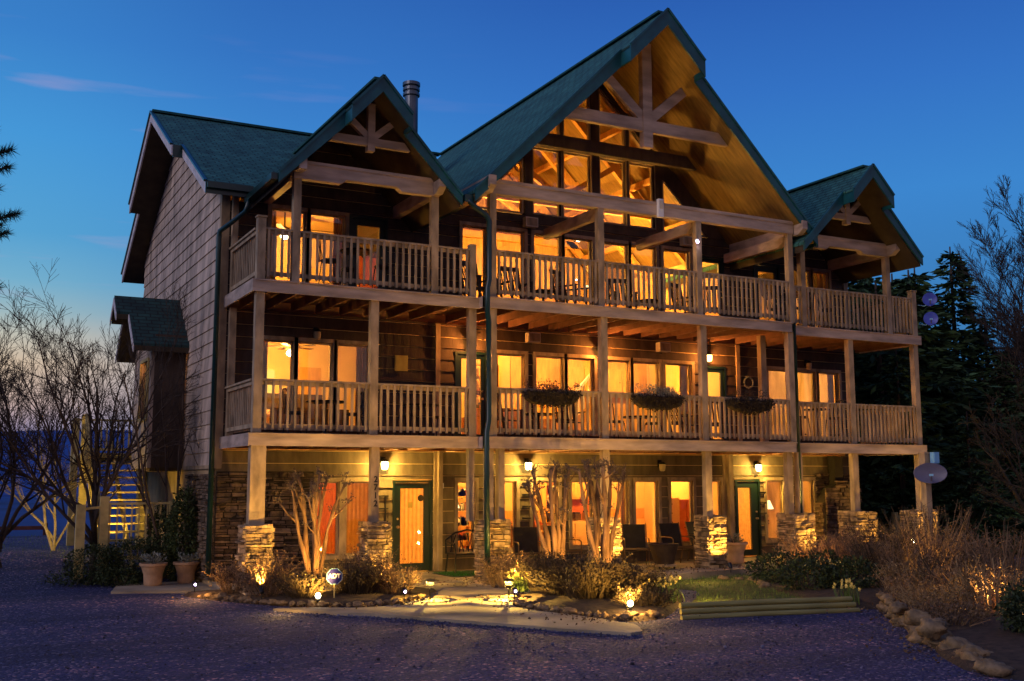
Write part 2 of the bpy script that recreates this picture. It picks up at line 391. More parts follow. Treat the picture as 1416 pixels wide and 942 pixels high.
# flat outlined sheets
def sheet(name, pts, z, m, th=.0, parent=None):
    b = MB(); b.prism([(x, y) for x, y in pts], z-max(th, .003), z, 'z')
    return b.build(name, m, parent)
def smooth_loop(pts, k=4):
    out = []; n = len(pts)
    for i in range(n):
        p0, p1, p2, p3 = [Vector(pts[(i+j-1) % n]) for j in range(4)]
        for s in range(k):
            t = s/k; q = .5*((2*p1)+(-p0+p2)*t+(2*p0-5*p1+4*p2-p3)*t*t+(-p0+3*p1-3*p2+p3)*t*t*t); out.append((q.x, q.y))
    return out
def bank(name, pts, z, hgt, m, seed=1):
    """a low mounded bed"""
    lp = smooth_loop(pts, 4); cx = sum(p[0] for p in lp)/len(lp); cy = sum(p[1] for p in lp)/len(lp); b = MB(); n = len(lp)
    rings = [(1, 0), (.96, .5), (.85, .8), (.6, .95), (.3, 1)]
    for s, h in rings:
        for x, y in lp:
            px, py = cx+(x-cx)*s, cy+(y-cy)*s
            b.v.append((px, py, z+hgt*h+(.035*noise.noise(Vector((px*3, py*3, seed))) if s < 1 else 0)))
    for r in range(len(rings)-1):
        for i in range(n): b.f.append((r*n+i, r*n+(i+1) % n, (r+1)*n+(i+1) % n, (r+1)*n+i))
    b.f.append(tuple((len(rings)-1)*n+i for i in range(n)))
    return struct(b.build(name, m, smooth=True))
struct(sheet('patio', [(-.1, -.35), (4.4, -.35), (4.4, .5), (5.9, .5), (5.9, -.5), (9.3, -.9), (13.9, -.1), (18.4, .0), (18.4, 2.4), (-.1, 2.4)], -.02, M_conc, .2))
path_pts = smooth_loop([(4.55, .45), (5.65, .45), (5.3, -.9), (4.35, -2.6), (3.65, -4.0), (3.9, -5.4), (4.1, -6.8), (3.55, -7.55), (2.7, -6.3), (2.0, -5.1), (1.35, -4.05), (.6, -3.1), (-.1, -2.2), (.5, -2.3), (1.4, -2.8), (2.6, -2.4), (3.4, -1.2)], 3)
def rough_edge(P, st=.18, am=.035):
    out = []; n = len(P)
    for i in range(n):
        p, q = Vector(P[i]), Vector(P[(i+1) % n]); k = max(1, int((q-p).length/st)); d = (q-p).normalized(); nn = Vector((-d.y, d.x))
        for j in range(k):
            c = p.lerp(q, j/k); c = c+nn*am*2*noise.noise(Vector((c.x*2.3, c.y*2.3, 1))); out.append((c.x, c.y))
    return out
struct(sheet('path', rough_edge(path_pts), -.105, M_conc, .06))
struct(sheet('walkway', rough_edge([(-2.1, 2.2), (-.6, 1.5), (.2, 1.7), (.1, 3.6), (-1.7, 4.1)]), -.11, M_conc, .05))
struct(bank('planting_bed', [(-.9, .9), (.0, -1.2), (.9, -2.1), (1.9, -2.4), (2.75, -1.7), (3.4, -.8), (3.6, -.4), (1.5, -.4), (-.2, -.4), (-.7, 1.3)], -.16, .13, M_mulch, 2))
struct(bank('planting_bed', [(5.75, .0), (5.35, -1.4), (4.2, -2.9), (4.0, -4.2), (4.2, -6.1), (5.0, -6.2), (6.3, -5.0), (7.8, -3.0), (7.9, -1.6), (7.0, -.6)], -.16, .14, M_mulch, 5))
struct(bank('planting_bed', [(9.6, -3.2), (8.4, -6.4), (8.9, -7.2), (7.0, -9.6), (5.2, -12.4), (9, -14), (17, -9), (21, -3), (19, .0), (15, -.5), (12.5, -.9), (11, -2)], -.16, .16, M_mulch, 9))
lawnb = bank('lawn', [(7.2, -1.2), (8.2, -3.0), (6.6, -5.1), (8.2, -6.1), (9.6, -4.5), (10.4, -2.6), (13, -.7), (10.5, -1.0), (9, -1.2)], -.15, .06, M_lawn, 12)
b = MB()
def in_poly(x, y, P):
    c = False; j = len(P)-1
    for i in range(len(P)):
        if (P[i][1] > y) != (P[j][1] > y) and x < (P[j][0]-P[i][0])*(y-P[i][1])/(P[j][1]-P[i][1])+P[i][0]: c = not c
        j = i
    return c
LP = [(7.2, -1.2), (8.2, -3.0), (6.6, -5.1), (8.2, -6.1), (9.6, -4.5), (10.4, -2.6), (13, -.7), (10.5, -1.0), (9, -1.2)]
LP2 = [(3.3, 1.4), (4.2, 2.2), (5.6, 2.2), (5.2, .8), (4.6, .7)]
k = 0
while k < 15000:
    x, y = U(6.4, 13), U(-6.1, -.6)
    k += 1
    if in_poly(x, y, LP): b.blade((x, y, -.11), U(.04, .09), U(.0, .05), U(0, 6.28), .008, 2)
o = b.build('lawn_grass', M_grn); o['kind'] = 'stuff'; o['label'] = 'short grass on the lawn'; o['category'] = 'grass'
b = MB()
for k in range(2500):
    x, y = U(-12, -.5), U(7, 17)
    b.blade((x, y, gz(x, y)), U(.04, .1), U(0, .06), U(0, 6.28), .012, 2)
o = b.build('rough_grass', M_grn); o['kind'] = 'stuff'; o['label'] = 'sparse grass by the drive'; o['category'] = 'grass'

# ------------------------------------------------------------------ the lodge
H = thing('lodge_house', 'three storey wooden lodge with teal roofs and lit windows', 'house', (0, 0, 0))
def iv_minus(a, b, cuts):
    out = [(a, b)]
    for c, d in cuts:
        nx = []
        for s, e in out:
            if d <= s or c >= e: nx.append((s, e)); continue
            if c > s: nx.append((s, c))
            if d < e: nx.append((d, e))
        out = nx
    return [(s, e) for s, e in out if e-s > .012]
def wall(name, u0, u1, z0, z1, n0, ops, msid, P, row=.27, top=None, back=None, thick=.13, uback=None, seed=1):
    """lapped boards over a solid backing, with real openings. P maps (u, outward, z) to x,y,z"""
    r = random.Random(seed); bd = MB(); bk = MB()
    def hexa(B, ua, ub, za, zb, na, nb, nin):
        vs = [P(ua, na, za), P(ub, na, za), P(ub, nin, za), P(ua, nin, za), P(ua, nb, zb), P(ub, nb, zb), P(ub, nin, zb), P(ua, nin, zb)]
        B.add(vs, [(3, 2, 1, 0), (4, 5, 6, 7), (0, 1, 5, 4), (1, 2, 6, 5), (2, 3, 7, 6), (3, 0, 4, 7)])
    z = z0
    while z < z1-1e-4:
        zt = min(z+row, z1)
        br = sorted({z, zt} | {q for o in ops for q in o[2:4] if z < q < zt} | ({(z+zt)/2} if top and z+row > top[1] else set()))
        js = []; q = u0 + r.uniform(1.5, 5)
        while q < u1: js.append(q); q += r.uniform(3.2, 5.0)
        for a, bb in zip(br, br[1:]):
            m_ = (a+bb)/2; ua, ub = (u0, u1) if not top or m_ < top[1] else top[0](m_)
            if ub-ua < .03: continue
            for s, e in iv_minus(ua, ub, [(o[0], o[1]) for o in ops if o[2] < m_ < o[3]]):
                cuts = [s]+[j for j in js if s+.05 < j < e-.05]+[e]
                for i in range(len(cuts)-1):
                    g = .0012
                    wd = .034 if row < .28 else .022; na = wd*(1-(a-z)/row)+.006; nb = wd*(1-(bb-z)/row)+.006
                    hexa(bd, cuts[i]+(g if i else 0), cuts[i+1]-(g if i < len(cuts)-2 else 0), a+(.012 if a == z else 0), bb, n0+na, n0+nb, n0)
        z = zt
    zs = sorted({z0, z1} | {q for o in ops for q in o[2:4]} | ({top[1]+i*.12 for i in range(60) if top[1]+i*.12 < z1} if top else set()))
    for a, bb in zip(zs, zs[1:]):
        m_ = (a+bb)/2; ua, ub = (u0, u1) if not top or m_ < top[1] else top[0](m_)
        if ub-ua < .03: continue
        for s, e in iv_minus(ua, ub, [(o[0], o[1]) for o in ops if o[2] < m_ < o[3]]): hexa(bk, s, e, a, bb, n0-.001, n0-.001, n0-thick)
    o = bd.build(name, msid, H); bk.build('wall_lining', back or M_plaster, H)
    return o
FR = lambda u, n, z: (u, 2.45-n, z)
LF = lambda u, n, z: (-.1-n, u, z)

def window(xa, xb, za, zb, y=2.45, casing=M_trim, mull=None, cw=.085, poly=None):
    f = MB()
    if poly is None:
        c = cw
        for a, b_, d, e in ((xa-c, xa, za-c, zb+c), (xb, xb+c, za-c, zb+c), (xa, xb, zb, zb+c), (xa, xb, za-c, za)): f.box(a, b_, y-.062, y-.002, d, e)
        i = .035
        for a, b_, d, e in ((xa, xa+i, za, zb), (xb-i, xb, za, zb), (xa+i, xb-i, zb-i, zb), (xa+i, xb-i, za, za+i)): f.box(a, b_, y+.03, y+.10, d, e)
        if mull: f.box((xa+xb)/2-.02, (xa+xb)/2+.02, y+.03, y+.1, za+i, zb-i)
        fo = f.build('window', casing, H)
        MB().box(xa+.003, xb-.003, y+.058, y+.066, za+.003, zb-.003).build('pane', M_glass, fo)
    else:
        n = len(poly); cx = sum(p[0] for p in poly)/n; cz = sum(p[1] for p in poly)/n
        for i in range(n):
            p, q = poly[i], poly[(i+1) % n]; f.beam((p[0], y+.03, p[1]), (q[0], y+.03, q[1]), .11, .05, (0, 0, 1) if abs(p[0]-q[0]) > .01 else (1, 0, 0))
        fo = f.build('window', casing, H); MB().prism(poly, y+.058, y+.066).build('pane', M_glass, fo)
    return fo
def door(xa, xb, z0, z1, gx0, gx1, gz0, gz1, hs=1, marks=None, y=2.45, pane=M_glass):
    f = MB(); c = .06
    f.box(xa, xa+c, y-.05, y+.08, z0, z1); f.box(xb-c, xb, y-.05, y+.08, z0, z1); f.box(xa+c, xb-c, y-.05, y+.08, z1-c, z1)
    l = f.build('door_frame', M_doorg, H); d = MB(); a, e, t = xa+c+.004, xb-c-.004, z1-c-.004
    for p in ((a, gx0, z0+.01, t), (gx1, e, z0+.01, t), (gx0, gx1, gz1, t), (gx0, gx1, z0+.01, gz0)): d.box(p[0], p[1], y-.01, y+.045, p[2], p[3])
    do = d.build('door', M_doorg, H)
    MB().box(gx0+.002, gx1-.002, y+.012, y+.02, gz0+.002, gz1-.002).build('pane', pane, do)
    hx = xb-c-.07 if hs > 0 else xa+c+.07
    MB().lathe([(.0, -.075), (.028, -.07), (.03, -.05), (.012, -.04), (.012, -.008), (.03, -.007), (.03, 0)], (hx, y-.012, z0+1.0), 10, 'y').lathe([(.0, -.03), (.024, -.028), (.024, 0)], (hx, y-.012, z0+1.18), 10, 'y').build('handle', M_gold, do)
    return do
M_gold = mat('brass', (.75, .5, .2), .3, .1, 5, metal=.9)
M_cream_glass = glow('drawn_blind', (1, .33, .045), .80)
def curtainmat(name, col):
    m = bpy.data.materials.new(name); m.use_nodes = True; t = m.node_tree; t.nodes.clear()
    o = N(t, 'ShaderNodeOutputMaterial'); mx = N(t, 'ShaderNodeMixShader'); tr = N(t, 'ShaderNodeBsdfTranslucent'); df = N(t, 'ShaderNodeBsdfDiffuse')
    tcn = N(t, 'ShaderNodeTexCoord'); n1 = N(t, 'ShaderNodeTexNoise'); n1.inputs['Scale'].default_value = 9; L(t, tcn.outputs['Object'], n1.inputs['Vector'])
    c = ramp(t, n1.outputs[0], [(.3, tuple(x*.8 for x in col)), (.7, col)]); L(t, c, tr.inputs[0]); L(t, c, df.inputs[0]); mx.inputs[0].default_value = .3
    L(t, tr.outputs[0], mx.inputs[1]); L(t, df.outputs[0], mx.inputs[2]); L(t, mx.outputs[0], o.inputs[0]); return m
M_cur_cream = curtainmat('cream_curtain_cloth', (.88, .62, .32)); M_cur_red = curtainmat('red_curtain_cloth', (.55, .17, .05)); M_cur_tan = curtainmat('tan_curtain_cloth', (.45, .26, .09))
M_red_glass = glow('lit_red_curtain', (.75, .16, .03), .55)
M_tan_glass = glow('lit_tan_curtain', (.62, .30, .08), .35)

# openings
F1W = [(2.08, 2.62), (2.79, 3.38), (5.5, 5.95), (6.55, 7.05), (7.5, 8.22), (8.6, 9.22), (9.57, 10.29), (10.49, 11.21), (11.6, 12.32), (12.75, 13.26), (14.81, 15.42), (16.10, 16.52)]
F2W = [(.8, 1.52), (1.61, 2.41), (2.52, 3.3), (6.49, 7.30), (7.61, 8.42), (8.5, 9.30), (9.60, 10.39), (10.49, 11.31), (11.5, 12.37), (15.0, 15.81), (16.0, 16.76), (16.87, 17.65)]
F3W = [(.94, 1.73), (1.83, 2.65), (5.6, 6.25), (6.49, 7.30), (7.57, 8.37), (8.45, 9.28), (9.58, 10.39), (10.48, 11.28), (11.52, 12.39), (15.95, 16.70), (16.8, 17.42)]
D1 = [(3.88, 4.86), (13.72, 14.58)]; D2 = [(5.42, 6.28), (12.66, 13.52)]; D3 = [(2.74, 3.68), (12.6, 13.56), (14.6, 15.56)]
op1 = [(a, b_, .42, 2.02) for a, b_ in F1W]+[(a, b_, 0, 2.06) for a, b_ in D1]
op2 = [(a, b_, 3.22, 5.09) for a, b_ in F2W]+[(a, b_, 2.96, 5.09) for a, b_ in D2]
op3 = [(a, b_, 6.25, 8.03 if (a < 3 or a > 14) else 8.16) for a, b_ in F3W]+[(a, b_, 5.96, 8.09) for a, b_ in D3]
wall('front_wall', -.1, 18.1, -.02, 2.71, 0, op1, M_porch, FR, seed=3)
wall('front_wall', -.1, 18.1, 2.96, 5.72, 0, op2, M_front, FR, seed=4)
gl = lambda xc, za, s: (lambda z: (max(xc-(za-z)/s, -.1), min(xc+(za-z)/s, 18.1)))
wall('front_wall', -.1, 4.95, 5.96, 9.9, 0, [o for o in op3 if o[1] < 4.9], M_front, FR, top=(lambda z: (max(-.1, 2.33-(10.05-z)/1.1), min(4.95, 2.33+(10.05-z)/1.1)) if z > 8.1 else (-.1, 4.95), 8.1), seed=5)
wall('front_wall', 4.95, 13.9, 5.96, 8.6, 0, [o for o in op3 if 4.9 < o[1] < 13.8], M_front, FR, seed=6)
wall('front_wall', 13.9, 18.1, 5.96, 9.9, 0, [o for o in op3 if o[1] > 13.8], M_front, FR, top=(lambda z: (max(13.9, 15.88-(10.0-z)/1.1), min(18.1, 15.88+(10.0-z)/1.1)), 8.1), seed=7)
wall('side_wall', 2.45, 12.5, 2.35, 11.4, 0, [], M_side, LF, row=.30, top=(lambda z: (max(2.45, 1.8+(z-8.2)/.564), min(12.5, 13.4-(z-8.2)/.564)), 8.2), seed=8)
MB().box(-.1, .03, 2.45, 12.5, -.6, 2.34).build('foundation', M_brick, H)
tb = MB(); tb.box(-.145, .02, 2.40, 12.54, 2.30, 2.38); tb.box(-.15, .03, 2.395, 2.45, 2.38, 8.3); tb.box(-.15, -.105, 2.445, 2.56, 2.38, 8.5); tb.build('corner_trim', M_trim, H)
MB().box(17.97, 18.1, 2.6, 12.5, -.6, 8.6).build('side_wall', M_side, H)
MB().box(-.1, 18.1, 12.37, 12.5, -.6, 8.6).build('rear_wall', M_side, H)
for q in ((4.88, 5.03, 2.36, 2.41, 0, 2.7), (4.9, 5.02, 2.36, 2.41, 2.97, 5.7), (13.86, 13.98, 2.36, 2.41, 2.97, 5.7), (13.3, 13.42, 2.36, 2.41, 0, 2.7), (17.98, 18.14, 2.38, 2.44, 0, 8.2)): MB().box(*q).build('corner_trim', M_trim, H)

# upper glazed gable of the great room
RZ = lambda x: 13.1-.42-1.01*abs(x-9.42)       # underside of the roof
up_ = MB(); bk = MB()
def memb(poly, B=up_): B.prism(poly, 2.40, 2.58)
for s in (-1, 1):
    mx = lambda d: 9.42+s*d
    memb([(mx(.12), 8.6), (mx(-.0), 8.6), (mx(0), RZ(9.42)+.05), (mx(.12), RZ(9.42+.12)+.05)] if True else [])
    memb([(mx(.97), 8.6), (mx(1.05), 8.6), (mx(1.05), RZ(10.47)+.04), (mx(.97), RZ(10.39)+.04)])
    memb([(mx(1.85), 8.6), (mx(2.10), 8.6), (mx(2.10), RZ(11.52)+.04), (mx(1.85), RZ(11.27)+.04)])
    up2 = [(mx(.12), 10.42), (mx(1.85), 10.42), (mx(1.85), 10.68), (mx(.12), 10.68)]; up_.prism(up2, 2.42, 2.56)
    memb([(mx(3.62), 8.6), (mx(4.55), 8.6), (mx(2.10), RZ(11.52)+.04), (mx(2.10), 10.12)])
    rb = [(mx(1.85), 10.70), (mx(1.85), RZ(11.27)+.03), (mx(0), RZ(9.42)+.03), (mx(0), RZ(9.42)-.22)]; up_.prism(rb, 2.43, 2.55)
up_.box(7.32, 11.52, 2.415, 2.565, 8.585, 8.66)
up_.build('gable_wall', M_front, H)
for a, b_ in ((7.57, 8.37), (8.45, 9.28), (9.56, 10.37), (10.47, 11.27)):
    window(a, b_, 8.68, 10.40, 2.46, M_trim, cw=.03)
for s in (-1, 1):
    mx = lambda d: 9.42+s*d
    window(0, 0, 0, 0, 2.46, M_trim, poly=[(mx(2.15), 8.65), (mx(3.55), 8.65), (mx(2.15), 10.06)])
    window(0, 0, 0, 0, 2.46, M_trim, poly=[(mx(1.07), 10.71), (mx(1.66), 10.71), (mx(1.07), 11.34)])
    window(0, 0, 0, 0, 2.46, M_trim, poly=[(mx(.15), 10.71), (mx(.95), 10.71), (mx(.95), 11.44), (mx(.15), 12.22)])
for a, b_, c, d in [o for o in op1 if o[2] > .1]: window(a, b_, c, d)
for a, b_, c, d in [o for o in op2 if o[2] > 3]: window(a, b_, c, d)
for a, b_, c, d in [o for o in op3 if o[2] > 6]: window(a, b_, c, d)
door(3.88, 4.86, .0, 2.05, 4.08, 4.66, .18, 1.86, -1)
door(13.72, 14.58, .0, 2.05, 13.84, 14.28, .18, 1.82, 1)
door(5.42, 6.28, 2.965, 5.08, 5.60, 6.12, 3.12, 4.92, 1); door(12.66, 13.52, 2.965, 5.08, 12.82, 13.36, 3.12, 4.92, -1)
door(2.74, 3.68, 5.965, 8.08, 2.95, 3.49, 6.12, 7.86, 1); door(12.6, 13.56, 5.965, 8.08, 12.77, 13.39, 6.12, 7.93, 1); door(14.6, 15.56, 5.965, 8.08, 14.79, 15.38, 6.12, 7.84, 1)
# porch door: paper notices taped in the pane
b = MB(); b.box(4.27, 4.38, 2.452, 2.456, 1.42, 1.56); b.build('door_notice', M_ylw, H)
MB().lathe([(.0, 0), (.075, 0), (.075, .01), (0, .01)], (4.58, 2.44, 1.64), 12, 'y').build('door_wreath', M_dark, H)
# lit curtains
for a, b_, mm in ((2.04, 2.66, M_cur_red), (2.75, 3.42, M_cur_tan), (4.02, 4.72, M_cur_cream), (13.78, 14.34, M_cur_cream)):
    c = MB(); n = 26
    for i in range(n+1):
        x = a+(b_-a)*i/n; yy = (2.62 if a < 3.5 else 2.53)+.012*math.sin(i*1.7); c.v += [(x, yy, .42 if a < 3.5 else .15), (x, yy, 2.04 if a < 3.5 else 1.9)]
    for i in range(n): c.f.append((2*i, 2*i+2, 2*i+3, 2*i+1))
    c.build('curtain', mm, H)

# interiors
inn = MB()
inn.box(.03, 17.97, 2.58, 12.37, -.2, -.001); inn.box(.03, 17.97, 2.58, 12.37, 2.73, 2.95); inn.box(.03, 17.97, 2.58, 12.37, 5.73, 5.95)
inn.build('interior_floor', M_floor, H)
inn = MB()
inn.box(.04, 17.96, 6.4, 6.5, 0, 2.72); inn.box(.04, 17.96, 6.4, 6.5, 2.96, 5.72); inn.box(.04, 5.0, 5.8, 5.9, 5.96, 8.44); inn.box(13.86, 17.96, 5.8, 5.9, 5.96, 8.44)
inn.box(3.5, 3.6, 2.60, 6.4, 0, 2.72); inn.box(13.55, 13.65, 2.60, 6.4, 0, 2.72)
inn.box(4.95, 5.05, 2.59, 6.4, 2.96, 5.72); inn.box(13.8, 13.9, 2.59, 6.4, 2.96, 5.72)
inn.box(.04, 5.0, 2.6, 5.8, 8.45, 8.55); inn.box(13.86, 17.96, 2.6, 5.8, 8.45, 8.55)
inn.build('interior_wall', M_plaster, H)
inn = MB(); inn.box(.04, 17.96, 2.585, 6.4, 2.721, 2.728); inn.box(.04, 17.96, 2.585, 6.4, 5.721, 5.728); inn.build('ceiling', M_plaster, H)
inn = MB(); inn.box(4.9, 5.0, 2.59, 11, 5.96, 8.4); inn.box(13.86, 13.955, 2.59, 11, 5.96, 8.4)
inn.prism([(4.9, 5.96), (13.95, 5.96), (13.95, 8.1), (9.42, 12.6), (4.9, 8.1)], 9.0, 9.1); inn.build('interior_wall', M_pine, H)
tr = MB()
for y in (4.2, 6.4, 8.6):
    tr.beam((6.0, y, 9.55), (12.84, y, 9.55), .14, .22); tr.beam((9.42, y, 9.6), (9.42, y, 12.6), .14, .16)
    tr.beam((9.42, y, 9.7), (7.5, y, 10.9), .12, .15); tr.beam((9.42, y, 9.7), (11.34, y, 10.9), .12, .15)
    for s in (-1, 1): tr.beam((9.42+s*4.5, y, 8.05), (9.42, y, 12.55), .14, .22)
for s in (-1, 1):
    for d in (1.1, 2.3, 3.4): tr.beam((9.42+s*d, 2.6, 12.57-1.01*d), (9.42+s*d, 9, 12.57-1.01*d), .12, .16)
tr.build('interior_truss', M_cab, H)
# pine panels, doors, art, window-like openings on the interior back walls
pn = MB()
for a, b_, c, d in ((5.2, 7.4, 2.97, 5.7), (9.0, 13.7, 2.97, 5.7), (3.7, 13.5, .9, 1.2)): pn.box(a, b_, 6.37, 6.395, c, d)
pn.build('panelling', M_cab, H)
for a, b_, c, d, mm in ((2.7, 3.4, 2.97, 4.95, M_cab), (10.7, 11.6, .0, 2.0, M_redwood), (16.9, 17.6, 2.97, 4.9, M_cab), (4.2, 5.0, 5.97, 7.9, M_redwood)):
    q = MB().box(a, b_, 6.33 if c < 5 else 5.75, 6.365 if c < 5 else 5.785, c, d); q.build('interior_door', mm, H)
for a, b_, c, d in ((.9, 1.45, 3.9, 4.9), (1.75, 2.2, 3.9, 4.85)): MB().box(a, b_, 6.36, 6.39, c, d).build('interior_window', M_litopen, H)
for x, z, w_, h_ in ((16.5, 4.35, .5, .42), (17.3, 4.4, .36, .42), (15.2, 1.5, .12, .8), (15.4, 4.4, .4, .5)):
    t = MB(); t.box(x-w_/2, x+w_/2, 6.35, 6.39, z-h_/2, z+h_/2); pf = t.build('picture_frame', M_wicker, H); MB().box(x-w_/2+.05, x+w_/2-.05, 6.342, 6.348, z-h_/2+.05, z+h_/2-.05).build('picture', M_sofa, pf)

# stone veneer ----------------------------------------------------------------
def stone_face(B, u0, u1, z0, z1, P, r, clip=None, dmin=.015, dmax=.085):
    z = z0; ph = r.uniform(0, 9)
    def wob(u, z_): return .022*noise.noise(Vector((u*2.2, z_*1.3, ph)))
    while z < z1-.015:
        h = min(r.choice((.035, .05, .06, .075, .095, .12)), z1-z); u = u0
        if z1-z-h < .03: h = z1-z
        while u < u1-.02:
            w_ = min(r.uniform(.09, .42)*(1.2 if h < .06 else 1), u1-u)
            if u1-u-w_ < .07: w_ = u1-u
            parts = [(z, z+h)] if h < .09 or r.random() < .5 else [(z, z+h*.45), (z+h*.45, z+h)]
            for za, zb in parts:
                if clip is not None and not clip(u+w_/2, (za+zb)/2): continue
                d = r.uniform(dmin, dmax); g = r.uniform(.003, .010); j = lambda a=.014: r.uniform(-a, a)
                a, b_ = u+g, u+w_-g; c1, c2 = za+g*.6+wob(a, za), za+g*.6+wob(b_, za); e1, e2 = zb-g*.6+wob(a, zb), zb-g*.6+wob(b_, zb)
                m_ = (a+b_)/2+j(.02); cm = (c1+c2)/2+j(.004); em = (e1+e2)/2+j(.006)
                fr = [(a+.008+j(.006), c1+.006), (m_, cm+.004), (b_-.008+j(.006), c2+.006), (b_-.008+j(.006), e2-.006), (m_, em-.003), (a+.008+j(.006), e1-.006)]
                bk = [(a, c1), (m_, cm), (b_, c2), (b_, e2), (m_, em), (a, e1)]
                vs = [P(x, 0, y) for x, y in bk]+[P(x, max(.006, d+j()), y) for x, y in fr]
                B.add(vs, [(0, 1, 4, 5), (1, 2, 3, 4), (6, 7, 10, 11), (7, 8, 9, 10)]+[(k, k+6, (k+1) % 6+6, (k+1) % 6) for k in range(6)])
            u += w_
        z += h
def pillar(cx, cy, w, h, seed, wy=None, z0=-.2):
    r = random.Random(seed); B = MB(); wy = wy or w; a = w/2-.05; c = wy/2-.05
    stone_face(B, -a-.03, a+.03, z0, h, lambda u, n, z: (cx+u, cy-c-n, z), r)
    stone_face(B, -a-.03, a+.03, z0, h, lambda u, n, z: (cx-u, cy+c+n, z), r)
    stone_face(B, -c-.03, c+.03, z0, h, lambda u, n, z: (cx-a-n, cy-u, z), r)
    stone_face(B, -c-.03, c+.03, z0, h, lambda u, n, z: (cx+a+n, cy+u, z), r)
    for i in range(5):
        for k in range(2):
            x0 = cx-w/2+.01+i*(w-.02)/5; y0 = cy-wy/2+.01+k*(wy-.02)/2
            B.box(x0+.004, x0+(w-.02)/5-.004, y0+.004, y0+(wy-.02)/2-.004, h-.03, h+r.uniform(.015, .05))
    o = B.build('stone_pillar', M_stonev, H); MB().box(cx-a, cx+a, cy-c, cy+c, z0, h-.005).build('pillar_core', M_mort, o)
PIL = [(.17, .1, .56), (2.58, .1, .54), (5.18, .0, .60), (7.97, -.02, .56), (11.03, .1, .56), (13.72, .12, .68), (16.0, .3, .72), (18.3, .35, .7)]
for i, (x, y, w_) in enumerate(PIL): pillar(x, y, w_, 1.18, 20+i)
r = random.Random(5); B = MB(); P_ = lambda u, n, z: (u, 2.405-n, z)
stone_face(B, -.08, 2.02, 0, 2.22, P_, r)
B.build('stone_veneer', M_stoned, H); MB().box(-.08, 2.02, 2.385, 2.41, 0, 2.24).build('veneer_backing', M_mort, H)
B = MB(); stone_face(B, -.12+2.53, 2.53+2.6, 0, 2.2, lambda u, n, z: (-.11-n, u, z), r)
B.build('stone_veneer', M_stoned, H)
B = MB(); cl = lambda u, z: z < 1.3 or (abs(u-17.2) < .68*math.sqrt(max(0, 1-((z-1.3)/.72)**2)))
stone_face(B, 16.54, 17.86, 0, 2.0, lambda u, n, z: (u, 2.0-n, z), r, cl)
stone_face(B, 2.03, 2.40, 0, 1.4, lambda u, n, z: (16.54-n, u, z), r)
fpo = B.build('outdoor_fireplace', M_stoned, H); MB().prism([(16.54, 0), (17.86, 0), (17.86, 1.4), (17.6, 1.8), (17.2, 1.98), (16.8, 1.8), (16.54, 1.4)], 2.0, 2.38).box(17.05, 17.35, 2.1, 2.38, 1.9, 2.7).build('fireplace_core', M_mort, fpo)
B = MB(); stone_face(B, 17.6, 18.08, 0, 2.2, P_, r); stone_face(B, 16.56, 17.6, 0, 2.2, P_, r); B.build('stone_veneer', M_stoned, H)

# decks ------------------------------------------------------------------------
DK = [(0.0, 4.86, 0.0), (4.86, 13.56, -.22), (13.56, 18.5, .15)]
def baluster_rail(p, q, z, name='railing', n=None):
    B = MB(); p = Vector((p[0], p[1], 0)); q = Vector((q[0], q[1], 0)); ln = (q-p).length; d = (q-p)/ln
    zz = lambda v, h: (v.x, v.y, z+h)
    B.beam(zz(p, 1.035), zz(q, 1.035), .12, .04); B.beam(zz(p, .975), zz(q, .975), .045, .075); B.beam(zz(p, .14), zz(q, .14), .045, .08)
    n = n or max(2, int(round(ln/.143)))
    for i in range(n):
        c = p+d*(ln*(i+.5)/n) + Vector((d.y, -d.x, 0))*.045
        B.beam((c.x, c.y, z+.06), (c.x, c.y, z+1.012), .043, .043, d)
    return B.build(name, M_trim, H)
def post(x, y, z0, z1, w=.15, d=.15, m=None, cap=False):
    B = MB().box(x-w/2, x+w/2, y-d/2, y+d/2, z0, z1)
    if cap: B.box(x-w/2-.02, x+w/2+.02, y-d/2-.02, y+d/2+.02, z1, z1+.03)
    return B.build('post', m or M_trim, H)
for z in (2.96, 5.96):
    for x0, x1, yf in DK:
        B = MB(); y = yf+.045; k = 0
        while y < 2.38: B.box(x0+.005, x1-.005, y, y+.135, z-.04, z); y += .14
        B.build('deck_boards', M_joist, H)
        B = MB(); B.box(x0, x1, yf, yf+.04, z-.25, z-.003)
        B.box(x0+.01, x1-.01, yf-.02, yf, z-.03, z-.004); B.build('rim_board', M_beam, H)
        B = MB(); x = x0+.3
        while x < x1-.1: B.box(x, x+.045, yf+.042, 2.40, z-.235, z-.042); x += .56
        B.box(x0+.05, x1-.05, 2.36, 2.40, z-.236, z-.043) if False else None
        B.build('joists', M_joist, H)
    MB().box(0.0-.04, -.0, .0, 2.42, z-.25, z-.003).build('rim_board', M_beam, H)
    MB().box(18.5, 18.54, .15, 2.42, z-.25, z-.003).build('rim_board', M_beam, H)
    MB().box(4.86, 4.90, -.22, .0, z-.248, z-.005).build('rim_board', M_beam, H)
    MB().box(13.52, 13.56, -.22, .15, z-.248, z-.005).build('rim_board', M_beam, H)
# posts: storey 1
post(.17, .12, 1.19, 2.71, .30, .2); post(2.56, .12, 1.19, 2.71, .17); post(4.72, .12, 1.19, 2.71, .12); post(5.08, -.02, 1.19, 2.71, .17); post(5.36, -.02, 1.19, 2.71, .14)
post(7.97, -.08, 1.19, 2.71, .17); post(10.85, -.06, 1.19, 2.71, .18); post(13.42, .0, 1.19, 2.71, .17); post(13.75, .0, 1.19, 2.71, .15); post(15.95, .3, 1.19, 2.71, .19); post(18.35, .3, 1.19, 2.71, .17)
post(5.0, 2.3, 0, 2.71, .10, .1); post(13.45, 2.28, 0, 2.71, .14, .12)
